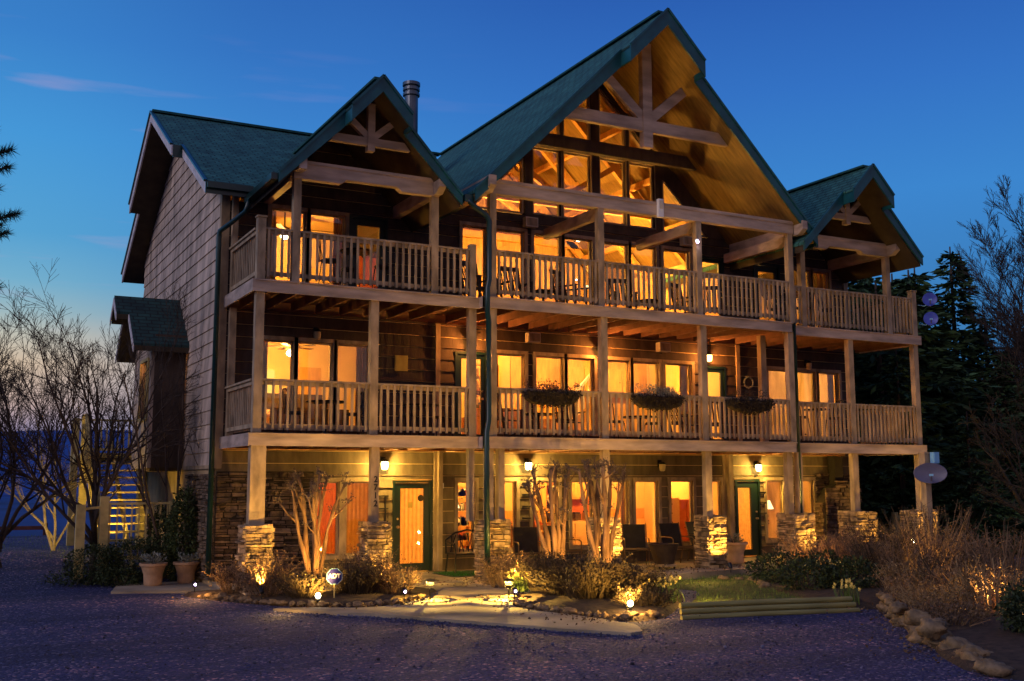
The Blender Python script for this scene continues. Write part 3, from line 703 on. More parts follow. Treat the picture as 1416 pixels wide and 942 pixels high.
# storey 2
for x, y in ((.13, .12), (2.51, .12), (4.74, .12), (5.12, -.1), (7.95, -.1), (10.77, -.1), (13.5, -.1), (13.30, .7), (15.92, .27), (18.35, .27)): post(x, y, 2.97, 5.71, .17)
post(.13, 2.3, 2.97, 5.71, .14); post(0.12, 2.3, 5.97, 8.3, .12)
# storey 3
post(.12, .1, 5.97, 7.2, .16, .16, cap=True)
for x, y in ((.83, .13), (3.85, .13), (5.12, -.1), (7.9, -.1), (10.7, -.1), (13.6, -.1), (14.35, .27), (17.43, .27)): post(x, y, 5.97, 8.12 if (x < 4 or x > 14) else 8.28, .155)
post(4.74, .1, 5.97, 7.12, .13); post(18.38, .27, 5.97, 7.2, .16, .16, cap=True)
for z, L1, L2, L3 in ((2.96, [.22, 2.42, 2.60, 4.66], [5.22, 7.86, 8.04, 10.68, 10.86, 13.41], [13.68, 15.82, 16.02, 18.26]),
                      (5.96, [.20, .75, .91, 3.77, 3.93, 4.68], [5.2, 7.82, 7.98, 10.62, 10.78, 13.52], [13.72, 14.27, 14.43, 17.35, 17.51, 18.30])):
    for LL, y in ((L1, .12), (L2, -.1), (L3, .27)):
        for a, b_ in zip(LL[::2], LL[1::2]): baluster_rail((a, y), (b_, y), z)
    baluster_rail((.08, .2), (.08, 2.38), z); baluster_rail((18.4, .35), (18.4, 2.38), z)

# front beams
def notched(x0, x1, z0, z1, y0, y1, n1, n2, d=.09):
    return MB().prism([(x0, z0), (n1-.12, z0), (n1, z0+d), (n2, z0+d), (n2+.12, z0), (x1, z0), (x1, z1), (x0, z1)], y0, y1).box(x0, x1, y0-.02, y0, z1-.07, z1-.003)
notched(.74, 3.93, 8.08, 8.46, .03, .2, 1.85, 2.95).build('front_beam', M_beam, H)
notched(14.27, 17.5, 8.08, 8.44, .17, .34, 15.3, 16.4).build('front_beam', M_beam, H)
MB().box(5.0, 13.7, -.19, -.01, 8.25, 8.58).box(5.0, 13.7, -.21, -.19, 8.5, 8.575).build('front_beam', M_beam, H)
def side_beam(x, yf, zb=8.10, zt=8.42, w=.16, y1=2.38):
    return MB().prism([(yf, zb+.12), (yf+.18, zb), (y1, zb), (y1, zt), (yf, zt)], x-w/2, x+w/2, 'x').build('purlin_beam', M_beam, H)
side_beam(.83, .22); side_beam(3.87, -.28); MB().box(.75, .91, -.28, .02, 8.2, 8.44).build('beam_end', M_beam, H); side_beam(14.35, .36); side_beam(17.45, -.18)
MB().box(14.27, 14.43, -.12, .16, 8.2, 8.43).build('beam_end', M_beam, H)
side_beam(4.93, -.55, 8.22, 8.55); side_beam(13.82, -.5, 8.22, 8.55); side_beam(7.9, .02, 8.02, 8.28, .14); side_beam(10.7, .02, 8.02, 8.28, .14); side_beam(13.6, .02, 7.95, 8.2, .14)
# trusses
def truss(xc, y, zc, hw, top, bot, w, dg, dz):
    B = MB(); B.prism([(xc-hw, zc-w/2), (xc+hw, zc-w/2), (xc+hw-w*.8, zc+w/2), (xc-hw+w*.8, zc+w/2)], y-.06, y+.06)
    B.box(xc-w*.45, xc+w*.45, y-.085, y+.085, bot, top)
    for s in (-1, 1): B.beam((xc, y, zc+w*.3), (xc+s*dg, y, zc+dz), .11, w*.8)
    return B.build('truss', M_beam, H)
truss(2.33, .0, 9.03, .88, 9.85, 8.83, .17, .52, .50); truss(15.88, .12, 9.0, .86, 9.8, 8.8, .17, .50, .48)
truss(9.42, .12, 10.52, 2.45, 12.6, 9.98, .30, 1.12, 1.05)
MB().prism([(6.9, 10.12), (11.94, 10.12), (11.62, 10.44), (7.22, 10.44)], 1.42, 1.58).build('truss', M_front, H)

# roofs -------------------------------------------------------------------------
def slab(P4, th, m, name, parent, uvs=None, n=None):
    """P4: outline on the roof plane; extruded th downward (vertical)"""
    me = bpy.data.meshes.new(name); k = len(P4); vs = [tuple(p) for p in P4]+[(p[0], p[1], p[2]-th) for p in P4]
    fs = [tuple(range(k)), tuple(range(2*k-1, k-1, -1))]+[(i, i+k, (i+1) % k+k, (i+1) % k) for i in range(k)]
    me.from_pydata(vs, [], fs); me.update(); me.materials.append(m)
    if uvs:
        ul = me.uv_layers.new(name='UVMap')
        for li, lp in enumerate(me.loops): ul.data[li].uv = uvs(Vector(me.vertices[lp.vertex_index].co))
    o = bpy.data.objects.new(name, me); COL.objects.link(o); o.parent = parent
    return o
def gable(xc, hw, za, s, yf, yb, hood, hd, fd=.30, sm=None):
    """gable with its ridge along y; hood = how much further the peak projects, hd = half width of the hood"""
    k = math.sqrt(1+s*s); rf = None
    for sg in (-1, 1):
        uv = lambda v: (v.y, abs(v.x-xc)*k)
        pts = [(xc, yf-hood, za), (xc, yb, za), (xc+sg*hw, yb, za-s*hw), (xc+sg*hw, yf, za-s*hw), (xc+sg*hd, yf, za-s*hd), (xc+sg*hd, yf-hood, za-s*hd)]
        o = slab(pts, .07, M_shing, 'roof', H, uv)
        e = .03; z0 = za-.071
        pts2 = [(xc, yf-hood+e, z0), (xc, yb-e, z0), (xc+sg*(hw-e), yb-e, z0-s*(hw-e)), (xc+sg*(hw-e), yf+e, z0-s*(hw-e)), (xc+sg*(hd-e), yf+e, z0-s*(hd-e)), (xc+sg*(hd-e), yf-hood+e, z0-s*(hd-e))]
        slab(pts2, .20, sm or M_soffd, 'soffit', o)
        F = MB()
        q = [(xc+sg*hd, za-s*hd), (xc+sg*hw, za-s*hw), (xc+sg*hw, za-s*hw-fd*.8), (xc+sg*hd, za-s*hd-fd*1.25)]; F.prism(q, yf-.035, yf+.01)
        q = [(xc, za), (xc+sg*hd, za-s*hd), (xc+sg*hd, za-s*hd-fd*1.25), (xc, za-fd*1.25)]; F.prism(q, yf-hood-.035, yf-hood+.01)
        F.box(min(xc+sg*hd, xc+sg*(hd-.04)), max(xc+sg*hd, xc+sg*(hd-.04)), yf-hood+.011, yf-.036, za-s*hd-fd*1.2, za-s*hd-.05)
        # a shadow line of drip edge
        F.beam((xc+sg*hd, yf-.045, za-s*hd+.005), (xc+sg*hw, yf-.045, za-s*hw+.005), .035, .05); F.beam((xc, yf-hood-.045, za+.005), (xc+sg*hd, yf-hood-.045, za-s*hd+.005), .035, .05)
        F.build('fascia', M_teal, o)
    MB().beam((xc, yf-hood+.2, za+.015), (xc, yb, za+.015), .22, .05).build('ridge_cap', M_shing2, H)
M_shing2 = mat('ridge_shingle', (.02, .09, .085), .9, .4, 6)
gable(2.33, 1.99, 10.24, 1.09, -.28, 6.0, .42, .66, .27)
gable(15.88, 2.12, 10.20, 1.04, -.48, 6.0, .38, .72, .27)
gable(9.42, 4.86, 13.12, 1.01, -.42, 12.2, .40, 1.08, .32, M_soffit)
# main roof: ridge along x
mz = lambda y: 11.55-.564*abs(y-7.6)
kk = math.sqrt(1+.564**2); uvm = lambda v: (v.x, abs(v.y-7.6)*kk)
for pts in ([(-.6, 1.8), (-.6, 4.5), (-.85, 4.5), (-.85, 7.6), (7.2, 7.6), (4.9, 3.0), (4.7, 1.8), (4.13, 1.8), (2.33, 5.25), (.50, 1.8)], [(-.85, 7.6), (-.85, 10.7), (-.6, 10.7), (-.6, 13.4), (4.9, 13.4), (7.2, 7.6)],
            [(14.05, 1.8), (13.95, 3.0), (11.6, 7.6), (18.7, 7.6), (18.7, 1.8), (17.75, 1.8), (15.88, 5.2)], [(11.6, 7.6), (13.95, 13.4), (18.7, 13.4), (18.7, 7.6)]):
    o = slab([(x, y, mz(y)) for x, y in pts], .07, M_shing, 'roof', H, uvm)
    slab([(x, y, mz(y)-.071) for x, y in pts], .17, M_soffd, 'soffit', o)
F = MB()
def rake(x, ya, yb, d=.26): F.prism([(ya, mz(ya)-.01), (yb, mz(yb)-.01), (yb, mz(yb)-d), (ya, mz(ya)-d)], x-.035, x+.0, 'x')
rake(-.6, 1.8, 4.5); rake(-.85, 4.5, 7.6); rake(-.85, 7.6, 10.7); rake(-.6, 10.7, 13.4); F.build('rake_trim', M_cream, H)
F = MB(); F.prism([(-.64, mz(1.8)-.0), (.3, mz(1.8)), (.3, mz(1.8)-.26), (-.64, mz(1.8)-.26)], 1.76, 1.799)
F.box(-.85, -.6, 4.46, 4.5, mz(4.5)-.3, mz(4.5)-.01)
for a, b_, x in ((4.5, 7.6, -.91), (7.6, 10.7, -.91), (1.8, 4.5, -.66), (10.7, 13.4, -.66)): F.beam((x+.02, a, mz(a)+.012), (x+.02, b_, mz(b_)+.012), .07, .045)
F.build('fascia', M_gut, H)
MB().beam((-.87, 7.6, 11.57), (7.3, 7.6, 11.57), .22, .06).build('ridge_cap', M_shing2, H)
# gutters and downspouts
G = MB(); G.box(.20, .34, -.25, 1.9, 7.92, 8.05); G.box(-.62, .34, 1.66, 1.76, 8.12, 8.25); G.build('gutter', M_gut, H)
MB().box(4.36, 4.56, -.35, 2.3, 7.93, 8.1).build('gutter', M_gut, H); MB().box(14.2, 14.34, -.4, 2.3, 7.93, 8.1).build('gutter', M_gut, H)
def spout(pts, r=.055): return MB().tube(pts, r, 8).build('downspout', M_gut, H, smooth=True)
spout([(.25, 1.6, 7.98), (.2, 1.7, 7.7), (-.02, 2.05, 7.5), (-.2, 2.28, 7.35), (-.21, 2.3, 7.2), (-.21, 2.3, .1)])
spout([(4.45, -.3, 8.0), (4.62, -.3, 7.85), (4.9, -.27, 7.72), (4.97, -.27, 7.6), (4.97, -.27, 6.3), (4.9, -.33, 6.1), (4.9, -.33, 5.6), (4.96, -.27, 5.4), (4.96, -.27, 3.3), (4.88, -.33, 3.05), (4.88, -.33, 2.6), (4.86, -.37, 2.4), (4.86, -.40, .12)], .06)
spout([(14.1, -.2, 8.0), (13.8, -.1, 7.9), (13.74, -.05, 7.7), (13.74, -.05, 1.2)], .045)
# metal flue
MB().lathe([(.19, 0), (.19, 2.0), (.24, 2.02), (.24, 2.09), (.19, 2.1), (.19, 2.16), (.24, 2.17), (.24, 2.24), (.19, 2.25), (.19, 2.3), (.25, 2.31), (.25, 2.4), (.0, 2.44)], (5.93, 6.5, 10.75), 20).build('chimney', M_chim, H, smooth=False)

# side bay with its own little gable, window and stucco base
MB().box(-.86, -.145, 5.7, 5.78, 2.35, 5.5).build('bay_wall', M_front, H); MB().box(-.86, -.14, 8.0, 8.1, 2.35, 5.5).build('bay_wall', M_front, H)
B = MB()
B.box(-.94, -.861, 5.7, 6.0, 2.35, 5.35); B.box(-.94, -.861, 7.0, 8.1, 2.35, 5.35); B.box(-.94, -.861, 6.0, 7.0, 2.35, 3.55); B.prism([(5.7, 5.35), (8.1, 5.35), (6.9, 6.35)], -.94, -.861, 'x'); B.box(-.94, -.861, 6.0, 7.0, 4.9, 5.35)
B.build('bay_wall', M_side, H)
B = MB(); [B.box(-.98, -.942, *q) for q in ((5.92, 6.0, 3.5, 4.95), (7.0, 7.08, 3.5, 4.95), (6.0, 7.0, 4.9, 4.97), (6.0, 7.0, 3.47, 3.55))]; B.box(-.93, -.88, 6.48, 6.52, 3.55, 4.9)
wo_ = B.build('window', M_yel2, H); MB().box(-.905, -.90, 6.0, 7.0, 3.55, 4.9).build('pane', M_glass, wo_)
MB().box(-.86, -.145, 5.8, 8.0, 2.28, 2.36).build('bay_floor', M_front, H)
for sg in (-1, 1):
    yc = 6.9; za = 6.55; s = .92; hw = 1.42
    pts = [(-1.67, yc, za), (-.1, yc, za), (-.1, yc+sg*hw, za-s*hw), (-1.38, yc+sg*hw, za-s*hw), (-1.38, yc+sg*.5, za-s*.5), (-1.67, yc+sg*.5, za-s*.5)]
    o = slab(pts, .06, M_shing_shade, 'bay_roof', H, lambda v: (v.x, abs(v.y-6.9)*1.36)); slab([(p[0]+(.02 if p[0] < -.5 else 0), p[1], p[2]-.061) for p in pts], .12, M_soffd, 'soffit', o)
    F = MB(); F.prism([(yc, za-.06), (yc+sg*.5, za-.06-s*.5), (yc+sg*.5, za-.22-s*.5), (yc, za-.22)], -1.69, -1.665, 'x'); F.prism([(yc+sg*.5, za-.06-s*.5), (yc+sg*hw, za-.06-s*hw), (yc+sg*hw, za-.22-s*hw), (yc+sg*.5, za-.22-s*.5)], -1.40, -1.375, 'x'); F.build('rake_trim', M_cream, o)
lamp((-.5, 6.8, 4.9), 18, (1, .42, .12), .1)
lamp((-.45, 10.0, 1.0), .01)

# house number, switch plates
text_obj('house_number', '2\n7\n1\n2', .17, M_black, (2.57, .12-.078, 1.82), (PI/2, 0, 0), H, vertical=True)
# short horizontal slats of the number board beside each porch door
for xx in (3.66, 7.32, 14.66):
    t = MB()
    for i in range(3 if xx < 5 else 4): t.box(xx-.11, xx+.11, 2.385, 2.405, 1.12+i*.28, 1.15+i*.28)
    if xx < 5: t.box(xx+.02, xx+.05, 2.37, 2.384, .62, 1.7)
    t.build('thermometer_rack', M_black, H)
MB().box(5.06, 5.13, 2.385, 2.405, 1.86, 1.98).build('switch_plate', M_white, H)

# loose stones, chips and leaf litter on the drive
B = MB(); r = random.Random(77)
for i in range(5200):
    if i < 4100: x, y = r.uniform(-4, 9), r.uniform(-13, -1.5)
    elif i < 4700: t_ = r.random(); x, y = .0+3.5*t_+r.gauss(0, .12), -2.3-5.3*t_+r.gauss(0, .15)
    else: t_ = r.random(); x, y = 9.6-4.5*t_+r.gauss(-.3, .25), -7-5.3*t_+r.gauss(0, .3)
    s_ = r.uniform(.006, .020)*(1 if r.random() < .95 else 1.8); B.ball((x, y, -.145+s_*.3), s_, 5, (1, r.uniform(.6, 1), .6), .4, i*.37)
o = B.build('loose_stones', M_pebble); o['kind'] = 'stuff'; o['label'] = 'loose stones scattered on the gravel'; o['category'] = 'gravel'
B = MB(); random.seed(12)
for i in range(2600):
    k = i % 4
    if k == 0: t_ = r.random(); x, y = 9.8-4.5*t_+r.gauss(.2, .5), -6.6-5.3*t_+r.gauss(.2, .4)
    elif k == 1: t_ = r.random(); x, y = -.6+3.4*t_+r.gauss(0, .3), .2-2.2*t_-1.3*math.sin(t_*3.1)+r.gauss(0, .3)
    elif k == 2: x, y = r.gauss(4.2, .5), r.uniform(-6.6, -2)
    else: x, y = r.uniform(3, 14), r.gauss(-.2, .5)
    z_ = -.095 if k != 3 else -.01
    B.leaf((x, y, z_+(.035 if k == 0 else 0)), r.uniform(.03, .07), (r.gauss(0, 1), r.gauss(0, 1), r.uniform(0, .35)), .6)
o = B.build('leaf_litter', M_dry); o['kind'] = 'stuff'; o['label'] = 'dead leaves scattered along the beds and path'; o['category'] = 'leaf litter'

# recessed ceiling lights, drapes at the sides of some windows
for x, y, z in ((6.9, 3.6, 5.72), (8.2, 4.6, 5.72), (9.1, 3.6, 5.72), (10.4, 4.8, 5.72), (11.6, 3.7, 5.72), (12.6, 4.8, 5.72), (7.2, 3.6, 2.72), (9.9, 4.2, 2.72), (11.6, 3.6, 2.72)):
    MB().lathe([(0, -.012), (.07, -.012), (.08, 0)], (x, y, z), 14).build('recessed_light', M_bulb, H)
M_drape = mat('cream_drape', (.72, .50, .26), .9, .15, 5); M_drape2 = mat('rust_drape', (.42, .14, .06), .9, .2, 5)
def drape(xa, xb, za, zb, m, y=2.66):
    c = MB(); n = 22
    for i in range(n+1): x = xa+(xb-xa)*i/n; yy = y+.03*math.sin(i*1.9)+.01*math.sin(i*4.1); c.v += [(x, yy, za), (x+.02*math.sin(i), yy, zb)]
    for i in range(n): c.f.append((2*i, 2*i+2, 2*i+3, 2*i+1))
    c.build('curtain', m, H)
drape(.82, 1.0, 3.2, 5.1, M_drape); drape(3.05, 3.3, 3.2, 5.1, M_drape); drape(12.15, 12.4, 3.2, 5.1, M_drape); drape(6.5, 6.68, 3.2, 5.1, M_drape2); drape(16.02, 16.2, 3.2, 5.1, M_drape); drape(17.45, 17.66, 3.2, 5.1, M_drape); drape(.95, 1.12, 6.2, 8.05, M_drape); drape(2.45, 2.66, 6.2, 8.05, M_drape2); drape(14.82, 14.95, .4, 2.0, M_drape); drape(11.6, 11.75, .4, 2.0, M_drape2); drape(7.52, 7.68, .4, 2.0, M_drape2); drape(10.2, 10.32, .4, 2.0, M_drape); drape(17.2, 17.44, 6.2, 8.05, M_drape)

lamp((2.6, 4.6, 1.9), 70, (1, .5, .12), .3); lamp((4.4, 4.8, 2.0), 90, (1, .5, .10), .3); lamp((14.1, 4.6, 2.0), 80, (1, .5, .10), .3)

# ------------------------------------------------------------------ lamps on the walls
def sconce(x, z, label, cat='wall lamp', lit=M_lamp, w=0, col=(1, .60, .12), group=None, y=2.41, drop=True):
    t = thing('wall_sconce', label, cat, (x, y, z), 0, group)
    MB().box(-.055, .055, -.03, 0, -.02, .17).beam((0, -.02, .13), (0, -.13, .13), .02, .02).build('back_plate', M_metal, t)
    MB().lathe([(.0, .13), (.05, .12), (.10, .07), (.105, .06)], (0, -.13, 0), 12).build('hood', M_metal, t)
    MB().lathe([(.035, -.12), (.07, -.10), (.085, .0), (.08, .058)], (0, -.13, 0), 12).build('lamp_glass', lit, t)
    if w: lamp((x, y-.13-.12, z-.03), w, col, .05)
    return t
SC1 = 130
sconce(3.63, 2.40, 'lit yellow wall lamp above the slatted board left of the wreathed porch door', w=SC1)
sconce(7.32, 2.40, 'lit yellow wall lamp on the ground floor between the stone pillar and the myrtle clump', w=SC1)
sconce(14.45, 2.38, 'lit yellow wall lamp above the right hand porch door', w=SC1)
SC2 = 95; oc = (1, .34, .06)
sconce(5.78, 5.32, 'lit orange wall lamp over the middle deck door beside the downspout', lit=M_lampo, w=SC2, col=oc)
sconce(9.44, 5.32, 'lit orange wall lamp half hidden by a post on the middle deck', lit=M_lampo, w=SC2, col=oc)
sconce(12.86, 5.30, 'lit orange wall lamp over the door at the right end of the middle deck', lit=M_lampo, w=SC2, col=oc)
M_dimg = mat('unlit_lamp_glass', (.5, .38, .2), .3, .1, 5)
sconce(2.0, 5.25, 'small unlit wall lamp on the dark wall above the three left windows', lit=M_dimg)
sconce(16.4, 5.25, 'small unlit wall lamp on the wall at the right end of the middle deck', lit=M_dimg)
sconce(11.25, 2.38, 'unlit lantern on the ground floor wall above the patio chairs', lit=M_dimg)
# downlights and spots
lamp((10.58, -.28, 7.72), 2, (.8, .75, 1), .03)
t = thing('post_spotlight', 'tiny bright white spotlight clipped to the upper deck post', 'spotlight', (10.60, -.22, 7.72)); MB().ball((0, -.03, 0), .035, 8).build('lens', M_violet, t); MB().lathe([(.03, -.02), (.045, .06), (.02, .08)], (0, 0, 0), 8).build('housing', M_white, t)
M_spk = mat('cream_speaker', (.62, .55, .42), .6, .1, 5)
def speaker(x, z, label):
    t = thing('outdoor_speaker', label, 'speaker', (x, 2.38, z)); MB().box(-.17, .17, -.2, -.02, -.12, .12).build('cabinet', M_spk, t); MB().box(-.145, .145, -.208, -.201, -.095, .095).build('grille', M_trim, t); MB().box(-.02, .02, -.02, .03, -.16, .16).build('bracket', M_metal, t)
speaker(7.40, 8.38, 'cream speaker on the upper deck wall left of the big window columns'); speaker(12.2, 8.40, 'cream speaker on the upper deck wall right of the big window columns')
speaker(7.45, 5.5, 'cream speaker on the middle deck wall above the first planter'); speaker(11.35, 5.48, 'cream speaker on the middle deck wall above the second planter')
t = thing('beam_box', 'small pale box fixed upright to the face of the big front beam', 'junction box', (9.52, -.2, 8.42)); MB().box(-.07, .07, -.09, 0, -.22, .22).build('case', M_lnb if False else M_white, t); MB().box(-.05, .05, -.1, -.091, -.02, .18).build('cover', M_spk, t)
t = thing('wall_notice', 'small square yellow plaque on the dark middle deck wall', 'plaque', (4.04, 2.40, 4.72)); MB().box(-.16, .16, -.03, 0, -.18, .18).build('board', M_ylw, t); MB().box(-.12, .12, -.034, -.031, -.14, .14).build('face', M_ylw2 if 'M_ylw2' in globals() else M_ylw, t)
t = thing('wall_clock', 'round pale ring wreath hanging on the dark wall at the right of the middle deck', 'wreath', (14.26, 2.39, 4.68)); B = MB()
for i in range(24): a = 2*PI*i/24; B.ball((.15*math.cos(a), -.03, .15*math.sin(a)), .028, 6)
B.build('ring', M_silv, t)

# ceiling fans and table lamps
def fan(loc, label):
    t = thing('ceiling_fan', label, 'ceiling fan', loc, .4); MB().tube([(0, 0, .0), (0, 0, .45)], .02, 6).build('rod', M_metal, t); MB().lathe([(.0, -.08), (.12, -.06), (.14, .04), (.05, .09), (0, .1)], (0, 0, 0), 14).build('motor', M_wicker, t)
    for i in range(5):
        a = 2*PI*i/5; B = MB(); B.beam((.12*math.cos(a), .12*math.sin(a), 0), (.66*math.cos(a), .66*math.sin(a), .01), .14, .012); B.build('fan_blade', M_wicker, t)
    MB().ball((0, 0, -.15), .10, 12, (1, 1, .75)).build('light_bowl', M_bulb, t)
fan((2.05, 4.5, 5.22), 'dark ceiling fan with glowing bowl in the middle floor bedroom'); fan((1.75, 4.2, 7.98), 'ceiling fan with glowing bowl in the upper left room'); fan((11.2, 6.2, 9.3), 'ceiling fan hung in the tall great room behind the gable windows')
def tlamp(loc, label, r=.17, hang=False, base=None):
    t = thing('pendant_lamp' if hang else 'table_lamp', label, 'lamp', loc)
    if hang: MB().tube([(0, 0, .1), (0, 0, .8)], .008, 5).build('cord', M_metal, t)
    else: MB().lathe([(.09, 0), (.09, .02), (.03, .04), (.07, .14), (.05, .24), (.015, .3), (.015, .4)], (0, 0, 0), 12).build('lamp_base', M_wicker, t)
    z = 0 if hang else .34
    MB().lathe([(r, z), (r*.55, z+r*1.1)], (0, 0, 0), 16).build('lamp_shade', M_shade, t)
    return t
tlamp((6.15, 4.2, 1.36), 'white cone pendant lamp seen through the narrow window behind the bench', .22, True)
tlamp((15.45, 3.2, .88), 'glowing shade lamp in the window right of the right hand porch door', .22)
tlamp((8.72, 3.6, 1.62), 'small white pendant in the window behind the left myrtle stems', .09, True); tlamp((9.45, 4.2, 1.70), 'small white pendant in the window behind the right myrtle stems', .09, True)
tlamp((12.3, 6.0, 6.92), 'glowing table lamp low in the great room on the right', .14); tlamp((11.05, 5.5, 7.55), 'bright bare lamp high in the great room window', .07, True); tlamp((1.35, 5.9, 3.75), 'glowing bedside lamp in the middle floor bedroom', .2)
tlamp((16.9, 5.8, 3.9), 'small lamp by the pictures in the right hand middle room', .10)
# furniture seen through the glass
def cabinet(x0, x1, y0, y1, z0, z1, nd, m, label, cat='cabinet', rows=1):
    t = thing(cat.replace(' ', '_'), label, cat, ((x0+x1)/2, (y0+y1)/2, z0)); w_ = (x1-x0)/2; d = (y1-y0)/2; h = z1-z0
    MB().box(-w_, w_, -d, d, 0, h).build('carcass', m, t)
    for i in range(nd):
        for k in range(rows):
            a = -w_+(2*w_)*i/nd+.02; c = -w_+(2*w_)*(i+1)/nd-.02; e = .04+(h-.08)*k/rows+.01; f = .04+(h-.08)*(k+1)/rows-.01
            p = MB().box(a, c, -d-.02, -d-.001, e, f).build('drawer' if rows > 1 else 'cabinet_door', m, t); MB().ball(((a+c)/2 if rows > 1 else c-.05, -d-.035, (e+f)/2), .018, 6).build('knob', M_metal, p)
    return t
cabinet(10.2, 11.6, 5.7, 6.3, 0, .9, 3, M_plaster2, 'pale kitchen base cabinet behind the third patio window'); cabinet(10.2, 11.5, 6.0, 6.34, 1.5, 2.4, 3, M_cab, 'honey wall cabinet above the pale kitchen base')
cabinet(12.2, 12.75, 3.6, 4.1, 0, 1.55, 1, M_plaster2, 'tall pale chest of drawers behind the fourth patio window', 'chest of drawers', 6); cabinet(12.78, 13.3, 3.7, 4.2, 0, 1.5, 2, M_redwood, 'reddish brown sideboard next to the tall pale chest', 'sideboard')
cabinet(6.6, 7.9, 5.9, 6.3, 0, 1.9, 3, M_cab, 'tall honey bookcase behind the window by the first patio chair', 'bookcase', 3); cabinet(8.4, 9.9, 5.4, 6.2, 0, .92, 3, M_redwood, 'red kitchen island deep inside the ground floor')
cabinet(10.3, 13.2, 5.9, 6.3, 2.97, 3.9, 4, M_cab, 'honey kitchen units behind the middle deck windows'); cabinet(10.6, 13.2, 6.05, 6.34, 4.5, 5.3, 4, M_cab, 'honey wall units high behind the middle deck windows')
cabinet(5.9, 6.9, 5.7, 6.2, 5.97, 7.4, 2, M_wicker, 'dark armoire in the great room behind the upper downspout', 'wardrobe')
def bed(loc, label):
    t = thing('bed', label, 'bed', loc); MB().box(-.9, .9, -1, 1, .2, .6).build('mattress', M_bed, t)
    for x in (-.45, .45): MB().ball((x, .75, .7), .32, 12, (1, .6, .4)).build('pillow', M_bed, t)
    MB().box(-.95, .95, 1.0, 1.08, 0, 1.25).build('headboard', M_wicker, t); MB().box(-.95, .95, -1.06, -1.0, 0, .75).build('footboard', M_wicker, t)
bed((2.4, 5.0, 2.97), 'bed with pale cover behind the left middle deck windows')
def sofa(loc, rz, label):
    t = thing('sofa', label, 'sofa', loc, rz)
    MB().box(-.95, .95, -.42, .42, .12, .42).build('seat', M_sofa, t); MB().box(-.95, .95, .28, .46, .42, .9).build('backrest', M_sofa, t)
    for s in (-1, 1): MB().box(min(s*.95, s*1.12), max(s*.95, s*1.12), -.42, .46, .1, .65).build('armrest', M_sofa, t)
sofa((7.6, 3.9, 2.97), .2, 'brown sofa behind the first planter on the middle floor'); sofa((9.0, 5.2, 5.97), PI, 'brown sofa in the tall great room'); sofa((8.0, 4.2, 0), PI, 'low brown sofa inside behind the myrtle stems')

# interior light
IC = (1, .50, .085); IO = (1, .40, .07)
K = 2.1
for p, w in (((1.9, 4.4, 4.95), 150), ((1.7, 4.1, 7.6), 120), ((6.8, 4.4, 5.45), 140), ((9.6, 4.4, 5.45), 150), ((12.3, 4.4, 5.45), 140), ((16.2, 4.2, 5.4), 120),
             ((7.5, 5.2, 8.3), 230), ((9.8, 5.6, 7.7), 260), ((12.0, 5.2, 8.3), 230), ((16.2, 4.0, 8.1), 60)):
    lamp(p, w*K, IC, .12)
for p, w in (((6.2, 4.4, 2.3), 110), ((8.6, 4.6, 2.35), 120), ((11.0, 4.6, 2.35), 120), ((12.9, 4.9, 2.35), 70), ((15.4, 4.0, 2.2), 110), ((1.8, 4.4, 2.2), 60)):
    lamp(p, w*K*.9, IO if p[0] in (12.9,) else IC, .1)

# ------------------------------------------------------------------ deck and patio furniture
def rocker_proto(label, loc, rz):
    t = thing('rocking_chair', label, 'rocking chair', loc, rz, 'dark rocking chairs on the decks')
    MB().prism([(-.26, .40), (.26, .44), (.26, .47), (-.26, .43)], -.26, .26, 'x').build('seat', M_wicker, t)
    B = MB()
    for i in range(7): x = -.21+.07*i; B.beam((x, .24, .46), (x, .46, 1.08), .035, .012, (0, 1, 0))
    B.beam((-.25, .44, 1.08), (.25, .44, 1.08), .05, .10); B.beam((-.25, .25, .5), (.25, .25, .5), .05, .06); B.build('backrest', M_wicker, t)
    for s in (-1, 1):
        MB().tube([(s*.26, -.48+.12*i, .02+.055*(abs(i-4)/4)**2*1.6) for i in range(9)], .02, 6).build('rocker', M_wicker, t)
        MB().beam((s*.26, -.24, .03), (s*.26, -.24, .66), .045, .045).build('leg', M_wicker, t); MB().beam((s*.26, .22, .03), (s*.26, .46, 1.12), .045, .045).build('leg', M_wicker, t)
        MB().beam((s*.27, -.3, .67), (s*.27, .32, .67), .08, .025).build('armrest', M_wicker, t)
    return t
r0 = rocker_proto('dark rocking chair outside the third bedroom window of the middle deck', (3.05, 1.5, 2.97), -.5)
for (x, y, z, rz, lb) in [(5.55, 1.3, 5.97, .3, 'dark rocking chair beside the downspout on the upper deck'), (6.55, 1.4, 5.97, 0, 'dark rocking chair against the first window of the upper deck'), (8.0, 1.3, 5.97, .5, 'rocking chair turned aside near the second post of the upper deck'),
                          (9.6, 1.5, 5.97, -.3, 'rocking chair in front of the middle windows of the upper deck'), (11.6, 1.4, 5.97, .4, 'rocking chair left of the third post of the upper deck'), (12.2, 1.3, 5.97, -.6, 'rocking chair right beside the upper deck door'),
                          (6.2, 1.3, 2.97, .4, 'dark rocking chair left of the first planter on the middle deck'), (8.0, 1.5, 2.97, -.2, 'rocking chair by the second post of the middle deck'), (11.3, 1.3, 2.97, .3, 'rocking chair right of the second planter on the middle deck'), (12.2, 1.2, 2.97, -.4, 'rocking chair left of the third planter on the middle deck')]:
    clone(r0, (x, y, z), rz, lb)
